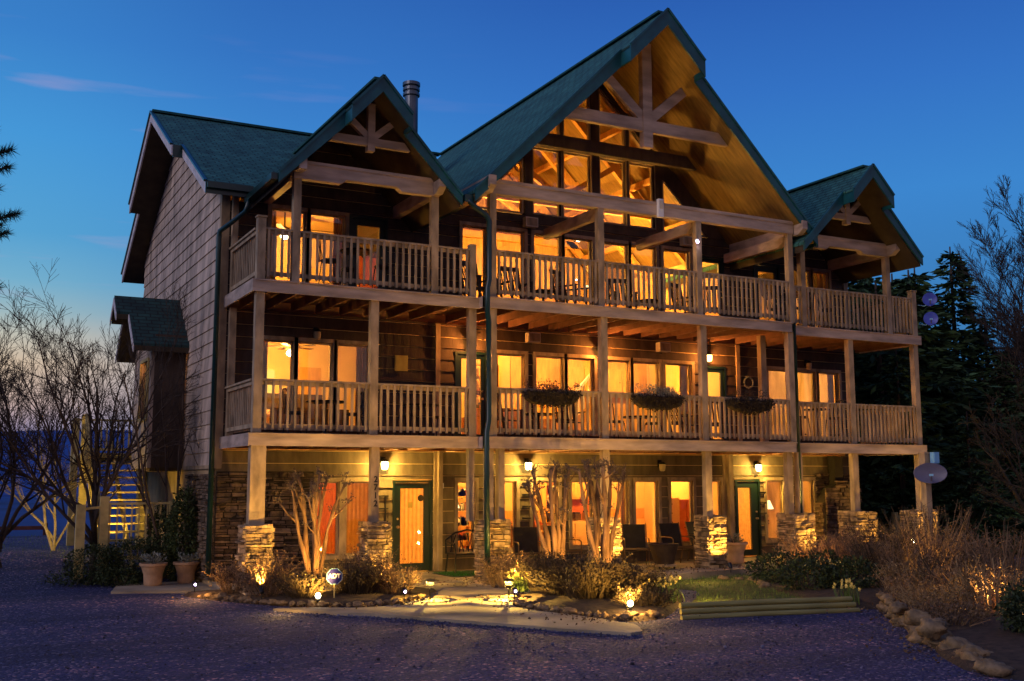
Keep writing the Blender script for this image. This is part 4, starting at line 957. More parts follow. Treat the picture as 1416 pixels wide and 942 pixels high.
def bar_chair(loc, rz, label, group, h=.72):
    t = thing('bar_stool', label, 'bar stool', loc, rz, group)
    MB().lathe([(.0, h-.02), (.19, h-.02), (.2, h+.01), (.17, h+.04), (0, h+.045)], (0, 0, 0), 14).build('seat', M_dark, t)
    B = MB(); B.tube([(-.2, .17, h), (-.2, .22, h+.42), (-.1, .24, h+.5), (.1, .24, h+.5), (.2, .22, h+.42), (.2, .17, h)], .014, 6)
    for i in (-1, 0, 1): B.tube([(i*.1, .18, h), (i*.04, .22, h+.25), (i*.1, .235, h+.48)], .009, 5)
    B.build('backrest', M_metal, t)
    for a in (-1, 1):
        for c in (-1, 1): MB().tube([(a*.14, c*.14, h-.02), (a*.2, c*.2, 0)], .013, 6).build('leg', M_metal, t)
    MB().tube([(.18*math.cos(k*PI/6), .18*math.sin(k*PI/6)*1.0, h*.38) for k in range(13)], .009, 5).build('foot_ring', M_metal, t)
    return t
def round_table(loc, h, r, label, m=M_metal, cat='table'):
    t = thing('bar_table' if h > .8 else 'round_table', label, cat, loc); MB().lathe([(0, h-.02), (r-.02, h-.02), (r, h), (r-.01, h+.015), (0, h+.015)], (0, 0, 0), 20).build('tabletop', m, t)
    MB().tube([(0, 0, h-.02), (0, 0, .06)], .035, 8).build('pedestal', m, t); MB().lathe([(.28, 0), (.27, .03), (.06, .06), (.04, .1)], (0, 0, 0), 16).build('base', m, t)
    return t
G3 = 'tall metal stools round the bar tables'
round_table((2.5, 1.25, 5.97), 1.0, .36, 'tall round bar table on the left end of the upper deck')
s0 = bar_chair((1.9, 1.2, 5.97), PI/2, 'tall metal stool left of the upper left bar table', G3)
clone(s0, (3.15, 1.3, 5.97), -PI/2, 'tall metal stool right of the upper left bar table'); clone(s0, (2.6, 1.9, 5.97), 0, 'tall metal stool behind the upper left bar table')
round_table((14.9, 1.4, 5.97), 1.0, .36, 'tall round bar table by the right hand upper deck door')
clone(s0, (15.45, 1.4, 5.97), -PI/2, 'tall metal stool right of the upper right bar table'); clone(s0, (14.95, 1.9, 5.97), 0.2, 'tall metal stool behind the upper right bar table')
clone(s0, (16.3, 1.4, 5.97), .4, 'lone tall metal stool before the right upper windows')
G2 = 'metal dining chairs on the middle deck'
c0 = bar_chair((1.25, 1.3, 2.97), PI/2, 'metal chair left of the bedroom deck table', G2, .46)
round_table((1.9, 1.3, 2.97), .72, .42, 'low round table outside the bedroom windows'); clone(c0, (2.5, 1.3, 2.97), -PI/2, 'metal chair right of the bedroom deck table')
round_table((4.1, 1.4, 2.97), .72, .42, 'low round table under the yellow plaque'); clone(c0, (3.65, 1.0, 2.97), 2.2, 'metal chair in front of the table under the yellow plaque'); clone(c0, (4.65, 1.5, 2.97), -PI/2, 'metal chair beside the middle deck door by the downspout')
round_table((7.1, 1.4, 2.97), .6, .4, 'low round table under the first planter'); round_table((9.9, 1.3, 2.97), .6, .45, 'low round table under the second planter')
clone(c0, (9.2, 1.3, 2.97), PI/2, 'metal chair left of the table under the second planter'); clone(c0, (10.5, 1.6, 2.97), -1.2, 'metal chair right of the table under the second planter')
round_table((15.75, 1.4, 2.97), .95, .38, 'tall table before the right hand middle windows')
clone(s0, (15.2, 1.4, 2.97), PI/2, 'tall metal stool left of the table before the right middle windows'); clone(s0, (16.4, 1.4, 2.97), -PI/2, 'tall metal stool right of the table before the right middle windows')
round_table((7.2, 1.3, 5.97), .5, .3, 'low table between rockers on the upper deck left of centre'); round_table((10.2, 1.3, 5.97), .5, .3, 'low table between rockers on the upper deck right of centre')
def sling(loc, rz, label):
    t = thing('patio_chair', label, 'patio chair', loc, rz, 'dark sling chairs on the patio')
    MB().prism([(-.27, .43), (.25, .38), (.25, .41), (-.27, .46)], -.27, .27, 'x').build('seat', M_dark, t)
    MB().prism([(.24, .40), (.42, .98), (.45, .98), (.27, .39)], -.27, .27, 'x').build('backrest', M_dark, t)
    for s in (-1, 1):
        MB().tube([(s*.29, -.27, 0), (s*.29, -.27, .62), (s*.29, -.2, .66), (s*.29, .3, .66)], .015, 6).build('armrest', M_gold2, t)
        MB().tube([(s*.29, .38, 0), (s*.29, .24, .40), (s*.29, .44, 1.0)], .015, 6).build('leg', M_gold2, t)
    MB().box(-.3, .3, -.3, -.26, .41, .45).build('front_rail', M_gold2, t)
    return t
M_gold2 = mat('bronze_frame', (.20, .12, .05), .4, .2, 6, metal=.4)
q0 = sling((9.75, 1.35, -.02), -.5, 'dark sling chair left of the patio tub, back to the kitchen window')
clone(q0, (11.0, 1.35, -.02), -.1, 'dark sling chair right of the patio tub beside the stone pillar'); clone(q0, (6.75, 1.25, -.02), -.3, 'dark sling chair right of the pillar with the downspout'); clone(q0, (12.3, 1.9, -.02), .2, 'dark sling chair tucked against the wall behind the pale pot')
clone(q0, (7.9, 1.6, -.02), .2, 'dark sling chair behind the left myrtle clump')
t = thing('patio_tub', 'dark tapered tub standing on a wheeled base on the patio', 'tub', (9.85, .35, .0)); MB().lathe([(.22, .1), (.34, .52), (.36, .55), (.33, .56), (.29, .5)], (0, 0, 0), 20).build('bucket', M_wicker, t); MB().lathe([(.2, .04), (.3, .05), (.3, .09), (.2, .1)], (0, 0, 0), 16).build('trolley', M_trim, t)
for a in (0, 1, 2, 3): MB().ball((.26*math.cos(a*PI/2+.5), .26*math.sin(a*PI/2+.5), .02), .03, 8).build('wheel', M_metal, t)
t = thing('garden_bench', 'black cast iron bench with arched back between porch door and pillar', 'bench', (5.55, 1.7, -.02)); MB().box(-.55, .55, -.25, .22, .41, .45).build('seat', M_metal, t)
B = MB(); B.tube([(-.55, .24, .42), (-.55, .28, .72), (-.3, .3, .88), (0, .3, .94), (.3, .3, .88), (.55, .28, .72), (.55, .24, .42)], .022, 6)
for i in range(9): x = -.44+.11*i; B.tube([(x, .24, .44), (x+.04*(-1)**i, .27, .64), (x*.9, .29, .86-.3*x*x)], .013, 5)
B.build('backrest', M_metal, t)
for s in (-1, 1):
    MB().tube([(s*.55, -.24, 0), (s*.53, -.22, .42), (s*.55, -.2, .66), (s*.55, .25, .68)], .02, 6).build('armrest', M_metal, t); MB().tube([(s*.55, .26, 0), (s*.53, .2, .42)], .02, 6).build('leg', M_metal, t)

# ------------------------------------------------------------------ plants
def cloud(B, c, rad, n, sz, seed, lump=.35, asp=.5, up_=0.0, shell=.55):
    r = random.Random(seed); random.seed(seed)
    for i in range(n):
        d = Vector((r.gauss(0, 1), r.gauss(0, 1), r.gauss(0, 1))).normalized()
        k = (shell+(1-shell)*r.random()**.6)*(1+lump*noise.noise(d*2.3+Vector((seed, 0, 0))))
        p = Vector((c[0]+d.x*rad[0]*k, c[1]+d.y*rad[1]*k, c[2]+d.z*rad[2]*k))
        if p.z < -.15: continue
        B.leaf(p, sz*r.uniform(.6, 1.4), (d*.7+Vector((r.gauss(0, .6), r.gauss(0, .6), r.gauss(0, .6)+up_))), asp)
def grow(T, Bc, p, d, ln, r, lev, maxlev, rng, kids=5, bias=.12, wig=.16, spread=.75, ratio=.62, lowest=.25, sides=(7, 5, 4, 3, 3), minr=.0035):
    n = 5 if lev < 3 else 3; pts = [Vector(p)]; q = Vector(p); dd = Vector(d).normalized(); ds = []
    for i in range(n):
        dd = (dd + Vector((rng.gauss(0, wig), rng.gauss(0, wig), rng.gauss(0, wig*.7)+bias))).normalized(); q = q+dd*(ln/n); pts.append(q.copy()); ds.append(dd.copy())
    rr = [max(minr*.7, r*(1-.72*i/n)) for i in range(n+1)]
    (T if lev == 0 else Bc).tube(pts, rr, sides[min(lev, 4)], cap=False)
    if lev >= maxlev: return
    m = kids if lev else kids+1
    for k in range(m):
        t = lowest+(1-lowest)*(k+rng.random()*.8)/m; i = min(n-1, int(t*n)); f = t*n-i; base = pts[i].lerp(pts[i+1], min(1, f))
        ax = ds[i].orthogonal().normalized(); ax.rotate(Matrix.Rotation(rng.uniform(0, 2*PI), 3, ds[i])); ang = spread*rng.uniform(.6, 1.2)
        nd = ds[i]*math.cos(ang)+ax*math.sin(ang)
        grow(T, Bc, base, nd, ln*ratio*rng.uniform(.7, 1.15)*(1.15-.45*t), max(minr, rr[i]*.62), lev+1, maxlev, rng, kids, bias, wig, spread, ratio, lowest, sides, minr)
def bare_tree(name, label, loc, stems, lev, seed, mt=M_bark, mb=M_twig, group=None, cat='bare tree', **kw):
    rng = random.Random(seed); T, Bc = MB(), MB()
    for (p, d, ln, r) in stems: grow(T, Bc, p, d, ln, r, 0, lev, rng, **kw)
    t = thing(name, label, cat, loc, 0, group); T.build('trunk', mt, t, smooth=True); Bc.build('crown', mb, t)
    return t
# left garden trees
FAN = [((0, 0, 0), (-.05, 0, 1), 3.0, .065)]+[((0, 0, .55+.06*i), (dx, dy, dz), ln, .033) for i, (dx, dy, dz, ln) in enumerate([(-1.1, .1, .62, 2.7), (-.85, -.3, .9, 2.9), (-.6, .3, 1, 3.1), (-.32, -.1, 1, 3.2), (-.12, .3, 1, 3.2), (.16, -.2, 1, 3.0), (.4, .2, 1, 2.7), (.7, -.1, .9, 2.2), (-1.0, .3, .3, 2.3)])]
bare_tree('bare_tree', 'wide bare tree with dense dark twigs in front of the lit stairs', (-2.15, 4.9, -.1), FAN, 3, 21, kids=7, bias=.03, wig=.15, spread=.62, ratio=.52, lowest=.25, minr=.0042).scale = (1.2, 1.2, 1.42)
bare_tree('bare_tree', 'slender bare tree with upright stems in front of the side bay', (-.75, 4.3, -.1),
          [((0, 0, 0), (-.08, 0, 1), 4.6, .04), ((.05, 0, 0), (.16, 0, 1), 4.6, .038), ((-.05, 0, 0), (-.25, .05, 1), 4.3, .036), ((.1, .05, 0), (.02, .1, 1), 4.9, .036), ((.1, 0, 0), (.32, -.05, 1), 3.9, .03)], 2, 5, kids=7, bias=.08, wig=.07, spread=.55, ratio=.26, lowest=.35, minr=.0045)
bare_tree('bare_tree', 'pale lit bare tree with forked stems left of the stair post', (-2.6, 8.6, .3),
          [((0, 0, 0), (-.25, 0, 1), 3.3, .042), ((0, 0, 0), (.12, 0, 1), 3.0, .038), ((0, 0, .1), (.35, .1, .9), 2.6, .03), ((0, 0, .3), (-.7, 0, .8), 2.4, .04)], 3, 9, M_paleb, M_paleb, kids=5, bias=.04, wig=.14, spread=.7, ratio=.5)
FAN2 = [((0, 0, 0), (-.1, 0, 1), 2.9, .06)]+[((0, 0, .3+.06*i), (dx, dy, dz), ln, .04) for i, (dx, dy, dz, ln) in enumerate([(-.8, .1, .8, 2.6), (-.4, -.3, 1, 3.0), (.1, .3, 1, 3.3), (.45, -.1, 1, 3.0), (.8, .2, .7, 2.6), (.25, -.2, 1, 3.2)])]
bare_tree('bare_tree', 'low bare tree with many twigs at the left edge of the view', (-3.9, 6.4, .1), FAN2, 3, 33, kids=7, bias=.03, wig=.15, spread=.62, ratio=.50, lowest=.22, minr=.005).scale = (1.2, 1.2, 1.25)
# crepe myrtles cut to knuckles
def myrtle(label, loc, stems, seed, rz=0):
    rng = random.Random(seed); T, Kn = MB(), MB()
    def knob(q, s):
        Kn.ball(q, .035*s, 7, (1, 1, 1.2), .6, rng.random()*9)
        for j in range(int(9*s)):
            d = Vector((rng.gauss(0, .8), rng.gauss(0, .8), rng.uniform(.1, 1.1))).normalized(); e = q+d*rng.uniform(.06, .17)
            Kn.tube([q, e], [.009, .004], 3, False)
            for _ in range(4): Kn.ball(e+Vector((rng.gauss(0, .022), rng.gauss(0, .022), rng.gauss(0, .022))), rng.uniform(.008, .016), 4)
    for (bx, by, tx, ty, h, r) in stems:
        pts = []; n = 9; ph = rng.uniform(0, 6)
        for i in range(n+1):
            t = i/n; pts.append((bx+(tx-bx)*t**1.5+(.012+.04*t)*math.sin(ph+6*t)+.010*math.sin(19*t+ph), by+(ty-by)*t**1.5+.02*math.cos(ph+4*t), h*t))
        T.tube(pts, [r*1.05*(1.15-.5*i/n)+(.012*math.sin(i*2.1) if i else .01) for i in range(n+1)], 8, True)
        q = Vector(pts[-1]); knob(q, 1.2)
        if rng.random() < 1.0:
            a = Vector(pts[6]); e = Vector((q.x+rng.uniform(-.28, .28), q.y+rng.uniform(-.15, .15), q.z-rng.uniform(-.08, .35))); T.tube([a, a.lerp(e, .5)+Vector((0, 0, -.03)), e], [r*.6, r*.5, r*.38], 6); knob(e, .9)
            for _k in range(2): a2 = Vector(pts[rng.choice((5, 7, 8))]); e2 = a2+Vector((rng.uniform(-.22, .22), rng.uniform(-.18, .1), rng.uniform(.15, .4))); T.tube([a2, a2.lerp(e2, .6)+Vector((0, 0, -.02)), e2], [r*.35, r*.26, r*.18], 5); knob(e2, .55)
    t = thing('crepe_myrtle', label, 'crepe myrtle', loc, rz, 'pruned crepe myrtles in front of the porch'); T.build('trunk', M_myrtle, t, smooth=True); Kn.build('crown', M_seed, t)
myrtle('pruned crepe myrtle left of the octagonal blue sign', (1.25, .0, -.08), [(-.06, 0, -.42, .1, 1.95, .042), (.0, .05, -.25, .2, 2.2, .05), (.05, 0, .10, -.05, 2.25, .05), (.1, 0, .28, .1, 2.15, .04), (.16, .05, .62, 0, 2.05, .04), (.05, -.06, -.02, -.25, 2.0, .045)], 3)
myrtle('pruned crepe myrtle just right of the path, left of its twin', (5.85, -1.5, -.1), [(-.12, 0, -.62, .1, 2.1, .045), (-.08, .05, -.36, .2, 2.3, .05), (-.02, 0, -.12, -.05, 2.35, .05), (.06, 0, .08, .1, 2.3, .045), (.12, .05, .3, 0, 2.2, .045), (.2, .05, .36, .1, 2.35, .04)], 4)
myrtle('pruned crepe myrtle between its twin and the grassy lawn', (6.75, -1.9, -.12), [(-.18, 0, -.55, .1, 2.35, .045), (-.1, .05, -.25, .2, 2.5, .05), (0, 0, .02, -.05, 2.45, .055), (.08, 0, .22, .1, 2.4, .045), (.14, .05, .5, 0, 2.3, .045), (.02, .05, -.02, .3, 2.4, .04)], 8)
# needled pine branch at the left edge
def pine():
    t = thing('pine_tree', 'pine with needled branch tips reaching in at the upper left', 'pine tree', (-6.6, -8.6, -.2))
    MB().tube([(0, 0, 0), (.05, 0, 3), (0, .05, 6), (.05, 0, 8.5)], [.16, .13, .09, .03], 9).build('trunk', M_bark, t, smooth=True)
    Bn, Bb = MB(), MB(); r = random.Random(2); random.seed(4)
    tips = [(-4.78, -9.0, 5.33), (-4.80, -9.0, 5.15), (-4.70, -9.0, 4.68), (-4.84, -9.0, 4.55), (-4.78, -9.1, 4.46), (-4.88, -9.0, 4.92), (-4.83, -9, 3.93), (-4.9, -8.9, 4.3), (-4.95, -9.1, 5.5)]
    for k in range(26): a = r.uniform(0, 6.28); z = r.uniform(3, 8.3); ll = (8.8-z)*.3+.2; tips.append((-6.6+math.cos(a)*ll, -8.6+math.sin(a)*ll, z+.2)) if math.cos(a) < .45 else None
    for tx in tips:
        e = Vector(tx)-Vector((-6.6, -8.6, -.2)); s = Vector((0, 0, e.z-.55)); m_ = s.lerp(e, .55)+Vector((0, 0, -.08)); Bb.tube([s, m_, e], [.03, .02, .01], 5, False)
        d = (e-m_).normalized()
        for i in range(230):
            p = e-d*r.uniform(0, .24); v = (d*.55+Vector((r.gauss(0, .6), r.gauss(0, .6), r.gauss(0, .6)))).normalized(); q = p+v*r.uniform(.07, .12)
            s_ = v.orthogonal().normalized()*.006; Bn.add([p-s_, p+s_, q], [(0, 1, 2)])
    Bb.build('branches', M_bark, t); Bn.build('crown', M_needle, t)
pine()
# evergreen hedge and side shrubs
def bush(name, label, cat, loc, rad, n, sz, m, seed, lump=.35, group=None, asp=.5):
    t = thing(name, label, cat, loc, 0, group); B = MB(); cloud(B, (0, 0, rad[2]*.9), rad, n, sz, seed, lump, asp)
    st = MB(); r = random.Random(seed)
    for i in range(7): st.tube([(r.uniform(-.06, .06), r.uniform(-.06, .06), -.05), (r.uniform(-.5, .5)*rad[0], r.uniform(-.5, .5)*rad[1], rad[2]*r.uniform(.8, 1.3))], [.015, .006], 4, False)
    B.build('foliage', m, t); st.build('stem', M_bark, t); return t
GH = 'clipped dark hedge mounds by the stairs'
bush('hedge_shrub', 'wide clipped dark hedge mound behind the left clay pot', 'shrub', (-1.4, 3.95, -.12), (.8, .45, .5), 5200, .05, M_box, 1, .12, GH)
bush('hedge_shrub', 'clipped dark hedge mound nearest the drive at the far left', 'shrub', (-2.2, 4.2, -.08), (.62, .55, .42), 4200, .05, M_box, 2, .15, GH)
bush('ground_shrub', 'low straggly shrub at the edge of the drive', 'shrub', (-2.45, 4.0, -.14), (.75, .4, .2), 1500, .05, M_box, 3, .5)
bush('ground_shrub', 'low loose shrub left of the left clay pot', 'shrub', (-1.75, 3.55, -.14), (.5, .3, .2), 1300, .05, M_box, 13, .5)
bush('arborvitae', 'tall narrow evergreen against the left corner downspout', 'evergreen shrub', (-.42, 3.9, -.1), (.34, .3, 1.05), 4200, .07, M_arb, 4, .3)
bush('arborvitae', 'shorter evergreen left of the tall one by the house corner', 'evergreen shrub', (-.80, 4.4, -.1), (.32, .3, .85), 3200, .07, M_arb, 6, .35)
def potplant(loc, label, pm, leafm, r=.26, h=.46, seed=1, plant='clump of grey green leaves'):
    t = thing('plant_pot', label, 'plant pot', loc); MB().lathe([(r*.62, 0), (r*.66, .02), (r*.68, .05), (r*.72, h*.5), (r*.92, h*.86), (r*1.04, h*.88), (r*1.06, h), (r*.94, h), (r*.9, h*.9)], (0, 0, 0), 24).build('pot', pm, t, smooth=False)
    MB().lathe([(0, h*.86), (r*.9, h*.87), (0, h*.88)], (0, 0, 0), 16).build('soil', M_mulch, t)
    p = thing('potted_plant', 'silvery plant growing in the '+label, 'plant', (loc[0], loc[1], loc[2]+h*.88)); B = MB(); random.seed(seed); rr = random.Random(seed)
    st = MB()
    for i in range(26):
        a = rr.uniform(0, 6.28); l = rr.uniform(.12, .3); e = Vector((math.cos(a)*l*.9, math.sin(a)*l*.9, rr.uniform(.06, .26))); st.tube([(0, 0, 0), e*.5+Vector((0, 0, .04)), e], [.006, .005, .003], 4, False)
        for j in range(16): q = e*rr.uniform(.35, 1.05); B.leaf(q, rr.uniform(.04, .08), (e.normalized()+Vector((rr.gauss(0, .6), rr.gauss(0, .6), rr.gauss(.2, .5)))), .4)
    B.build('leaves', leafm, p); st.build('stem', M_bark, p)
potplant((-1.15, 3.15, -.11), 'left clay pot of the pair by the hedge', M_terra, M_silv, .27, .46, 1); potplant((-.43, 3.4, -.11), 'right clay pot of the pair nearer the house corner', M_terra, M_silv, .26, .44, 2)
potplant((12.3, .8, -.01), 'large pale pot on the patio right of the stone pillar', M_potl, M_silv, .33, .52, 3)
# railing planters
M_moss = mat('dark_moss', (.035, .025, .015), .95, .5, 8, .8, 30)
def planter(x, label, seed, full):
    t = thing('rail_planter', label, 'planter box', (x, -.28, 3.82)); B = MB(); n = 12
    for i in range(n+1):
        u = -.62+1.24*i/n; dd = .17*math.sqrt(max(.05, 1-(u/.68)**4)); B.v += [(u, -.12, .10), (u, -.1, .10-dd*1.5), (u, .08, .10-dd*1.5), (u, .1, .10)]
    for i in range(n):
        for j in range(3): B.f.append((i*4+j, i*4+j+1, (i+1)*4+j+1, (i+1)*4+j))
    B.f += [(0, 1, 2, 3), (n*4+3, n*4+2, n*4+1, n*4)]; r = random.Random(seed); random.seed(seed)
    for i in range(1500): u = r.uniform(-.66, .66); B.leaf((u, r.uniform(-.19, .12), .14-r.uniform(0, .34)*math.sqrt(max(.05, 1-(u/.7)**2))), .065, None, .5)
    B.build('liner', M_moss, t); MB().tube([(-.66, -.13, .11), (.66, -.13, .11)], .012, 5).tube([(-.66, .11, .11), (.66, .11, .11)], .012, 5).build('frame', M_metal, t)
    P = MB(); st = MB()
    for i in range(full):
        u = r.gauss(.1, .3); u = max(-.6, min(.6, u)); h = r.uniform(.05, .32); e = (u+r.gauss(0, .06), r.gauss(0, .06), .1+h); st.tube([(u, 0, .08), e], [.005, .002], 3, False)
        for j in range(12): P.leaf((e[0]+r.gauss(0, .035), e[1]+r.gauss(0, .035), e[2]-r.random()*h*.6), .045, None, .5)
    if full:
        st.tube([(-.6, 0, .07), (.6, 0, .07)], .01, 4)  # added tube that joins the stems, not a stem itself
        p = thing('planter_flowers', 'wispy plants in the '+label.replace(' box hung on the middle rail', ''), 'plant', (x, -.28, 3.82)); P.build('leaves', M_silv if full > 60 else M_dryd, p); st.build('stem', M_twig, p)
planter(6.48, 'dark moss planter box hung on the middle rail left of the second post', 31, 45); planter(9.31, 'dark planter box hung on the middle rail with a bushy pale plant', 32, 95); planter(12.02, 'dark empty planter box hung on the middle rail at the right', 33, 26)
# dry shrubs
M_dryg = mat('golden_dry_stems', (.22, .14, .06), .85, .35, 6, vary=.45)
def dry_shrub(label, loc, R, h, n, seed, m=M_dry, group='dry brown shrubs in the beds', leaves=0, w=.009, spread=1.0):
    t = thing('dry_shrub', label, 'dry shrub', loc, 0, group); r = random.Random(seed); random.seed(seed); B = MB(); Lf = MB()
    for i in range(n):
        a = r.uniform(0, 6.28); rad = R*math.sqrt(r.random())*.55; p = Vector((rad*math.cos(a), rad*math.sin(a), -.03)); o = Vector((math.cos(a), math.sin(a), 0))*(r.uniform(.1, .75)*R*spread)+Vector((r.gauss(0, .08), r.gauss(0, .08), 0)); hh = h*r.uniform(.5, 1.1)*(1-.25*rad/R)
        q1 = p+o*.35+Vector((0, 0, hh*.5))+Vector((r.gauss(0, .03), r.gauss(0, .03), 0)); q2 = p+o+Vector((r.gauss(0, .05), r.gauss(0, .05), hh))
        B.tube([p, q1, q2], [w, w*.7, w*.35], 3, False)
        for k in range(3):
            s = q1.lerp(q2, r.random()*.9); e = s+Vector((r.gauss(0, .09), r.gauss(0, .09), r.uniform(.03, .17))); B.tube([s, e], [w*.5, w*.25], 3, False)
            for _ in range(leaves): Lf.leaf(e+Vector((r.gauss(0, .03), r.gauss(0, .03), r.gauss(0, .03))), r.uniform(.025, .055), None, .6)
    B.build('stems', m, t)
    if leaves: Lf.build('dead_leaves', m, t)
    return t
dry_shrub('dry curled shrub glowing at the foot of the far left stone pillar', (.25, -.55, -.08), .55, .75, 110, 1, leaves=4)
dry_shrub('dry curled shrub left of the first stone pillar near the path stones', (-.15, .25, -.08), .45, .65, 80, 2, leaves=4)
dry_shrub('dark dry shrub right behind the octagonal blue sign', (1.75, -1.2, -.08), .5, .62, 120, 3, M_dryd, leaves=6)
dry_shrub('brown dry shrub before the second stone pillar', (2.15, -.75, -.08), .5, .85, 130, 4, leaves=2)
dry_shrub('dry grassy shrub at the left edge of the lit path', (2.45, -1.45, -.1), .42, .62, 110, 5, leaves=2)
dry_shrub('dark low shrub left of the blue sign', (.75, -1.15, -.08), .5, .45, 110, 6, M_dryd, leaves=4)
dry_shrub('dark dense shrub nearest the path in the middle bed', (4.95, -3.2, -.08), .5, .75, 170, 7, M_dryd, leaves=7)
dry_shrub('broad dark dense shrub at the heart of the middle bed', (5.15, -3.95, -.06), .72, .74, 230, 8, M_dryd, leaves=8)
dry_shrub('dark dense shrub in front of the left myrtle clump', (5.2, -2.4, -.08), .6, .72, 180, 9, M_dryd, leaves=7)
dry_shrub('brown leafy shrub behind the bright ground light', (5.7, -4.3, -.06), .65, .6, 170, 10, M_dryd, leaves=8)
dry_shrub('low dark shrub right beside the bright ground light', (5.35, -5.3, -.1), .4, .3, 110, 11, M_dryd, leaves=4)
dry_shrub('brown shrub between the middle bed stones and the pillar with downspout', (5.0, -.9, -.08), .45, .65, 110, 12, M_dry, leaves=3)
GR = [(12.6, -1.6, .9, 1.15), (13.6, -1.2, .8, 1.1), (14.7, -1.3, .9, 1.2), (12.2, -3.0, .8, 1.0), (13.2, -2.9, .9, 1.25), (14.6, -2.9, .9, 1.45), (11.9, -4.4, .8, 1.2), (12.9, -4.6, .9, 1.45), (11.3, -5.6, .7, 1.1), (12.0, -6.0, .8, 1.4), (10.8, -6.9, .7, 1.2), (11.6, -7.4, .8, 1.3), (10.0, -8.0, .7, 1.05), (16, -1.2, .9, 1.2), (15.9, -2.6, .9, 1.3), (14.0, -4.6, .9, 1.4), (13.2, -6.2, .9, 1.35), (9.0, -9.2, .6, .9)]
GL = ['tawny shrub at the right edge of the patio bed', 'tawny shrub in front of the wide stone pillar', 'tawny twiggy shrub lit before the stone fireplace', 'low tawny shrub behind the yellow daffodils', 'bushy tawny shrub in the middle of the right bed', 'tall tawny shrub left of the dish pole', 'tawny shrub above the log edging end', 'tall tawny shrub under the satellite dish', 'tawny shrub just behind the first edging stones', 'tall stemmed tawny shrub behind the stone edging', 'tawny shrub behind the middle of the stone edging', 'tall tawny shrub at the right edge of the view', 'low tawny shrub over the lower edging stones', 'tawny shrub before the last lit stone pillar', 'tawny shrub behind the dish pole', 'tall tawny shrub right of the dish pole', 'tawny shrub near the dark fence side', 'small tawny shrub by the last edging stones']
for i, ((x, y, R_, h_), lb) in enumerate(zip(GR, GL)): dry_shrub(lb, (x, y, -.06), R_, h_*RND.uniform(.7, 1.25), RND.choice((45, 60, 85)), 50+i, leaves=2 if i % 3 else 3, w=RND.choice((.011, .014, .018)), m=RND.choice((M_dry, M_dryd, M_dry, M_dryg)))
for i, (x, y, R_, lb) in enumerate([(10.3, -3.1, .75, 'dark green leafy mound left in the right bed'), (11.1, -3.5, .7, 'dark green leafy mound behind the log edging'), (9.6, -4.6, .6, 'dark green mound nearest the lawn stones'), (10.4, -5.0, .6, 'dark green mound above the right end of the logs')]):
    bush('green_mound', lb, 'shrub', (x, y, -.1), (R_, R_*.8, .34), 1800, .07, M_box, 70+i, .4, 'dark green mounds in the right bed')
bush('dark_evergreen', 'black green evergreen shrub cut by the right edge of the view', 'shrub', (8.0, -10.9, -.1), (.7, .6, .42), 5200, .06, M_box, 90, .35)
def daffs(label, loc, n, R, seed, fl=.5, m=M_grn):
    t = thing('daffodil_clump', label, 'daffodils', loc, 0, 'clumps of daffodils'); r = random.Random(seed); random.seed(seed); B = MB(); F = MB()
    for i in range(n):
        a = r.uniform(0, 6.28); q = (r.gauss(0, R*.4), r.gauss(0, R*.4), 0); B.blade(q, r.uniform(.22, .4), r.uniform(.02, .2), a, .018, 4)
        if r.random() < fl*.35:
            c = Vector(q)+Vector((r.gauss(0, .05), r.gauss(0, .05), r.uniform(.28, .42))); B.tube([q, c], .004, 3, False)
            for j in range(6): a2 = j*PI/3; F.leaf(c, .045, (math.cos(a2), -.35, math.sin(a2)), .6)
            F.tube([c, c+Vector((0, -.03, 0))], [.012, .018], 7)
    B.build('leaves', m, t)
    if F.v: F.build('flowers', M_daff, t)
for i, (x, y, R_, h_, lb) in enumerate([(9.5, -7.3, .6, .5, 'low tawny shrub filling behind the first edging stones'), (8.6, -8.5, .6, .5, 'low tawny shrub filling behind the middle edging stones'), (9.9, -8.9, .7, .7, 'tawny shrub between stone edging and black evergreen'), (10.6, -6.1, .6, .6, 'low tawny shrub between logs and stone edging'), (7.6, -9.6, .5, .4, 'small tawny tuft beside the lower edging stones')]): dry_shrub(lb, (x, y, -.06), R_, h_, 70, 150+i, m=M_dryg if i % 2 else M_dry, leaves=4, w=.01)
daffs('bright clump of daffodils behind the glaring ground light', (6.1, -4.7, -.08), 170, .42, 1, .5)
daffs('daffodils flowering at the lit corner by the path stones', (4.75, -2.0, -.08), 60, .25, 2, .8)
daffs('daffodils at the right end of the log edging', (8.7, -6.6, -.1), 60, .2, 3, 1); daffs('scattered daffodils in the dark green mounds', (10.5, -4.2, .0), 60, .7, 4, 1); daffs('daffodils behind the myrtle bases', (6.3, -2.6, -.06), 60, .45, 5, .6); daffs('daffodils by the wide stone pillar', (12.0, -1.1, -.1), 50, .4, 6, .8)
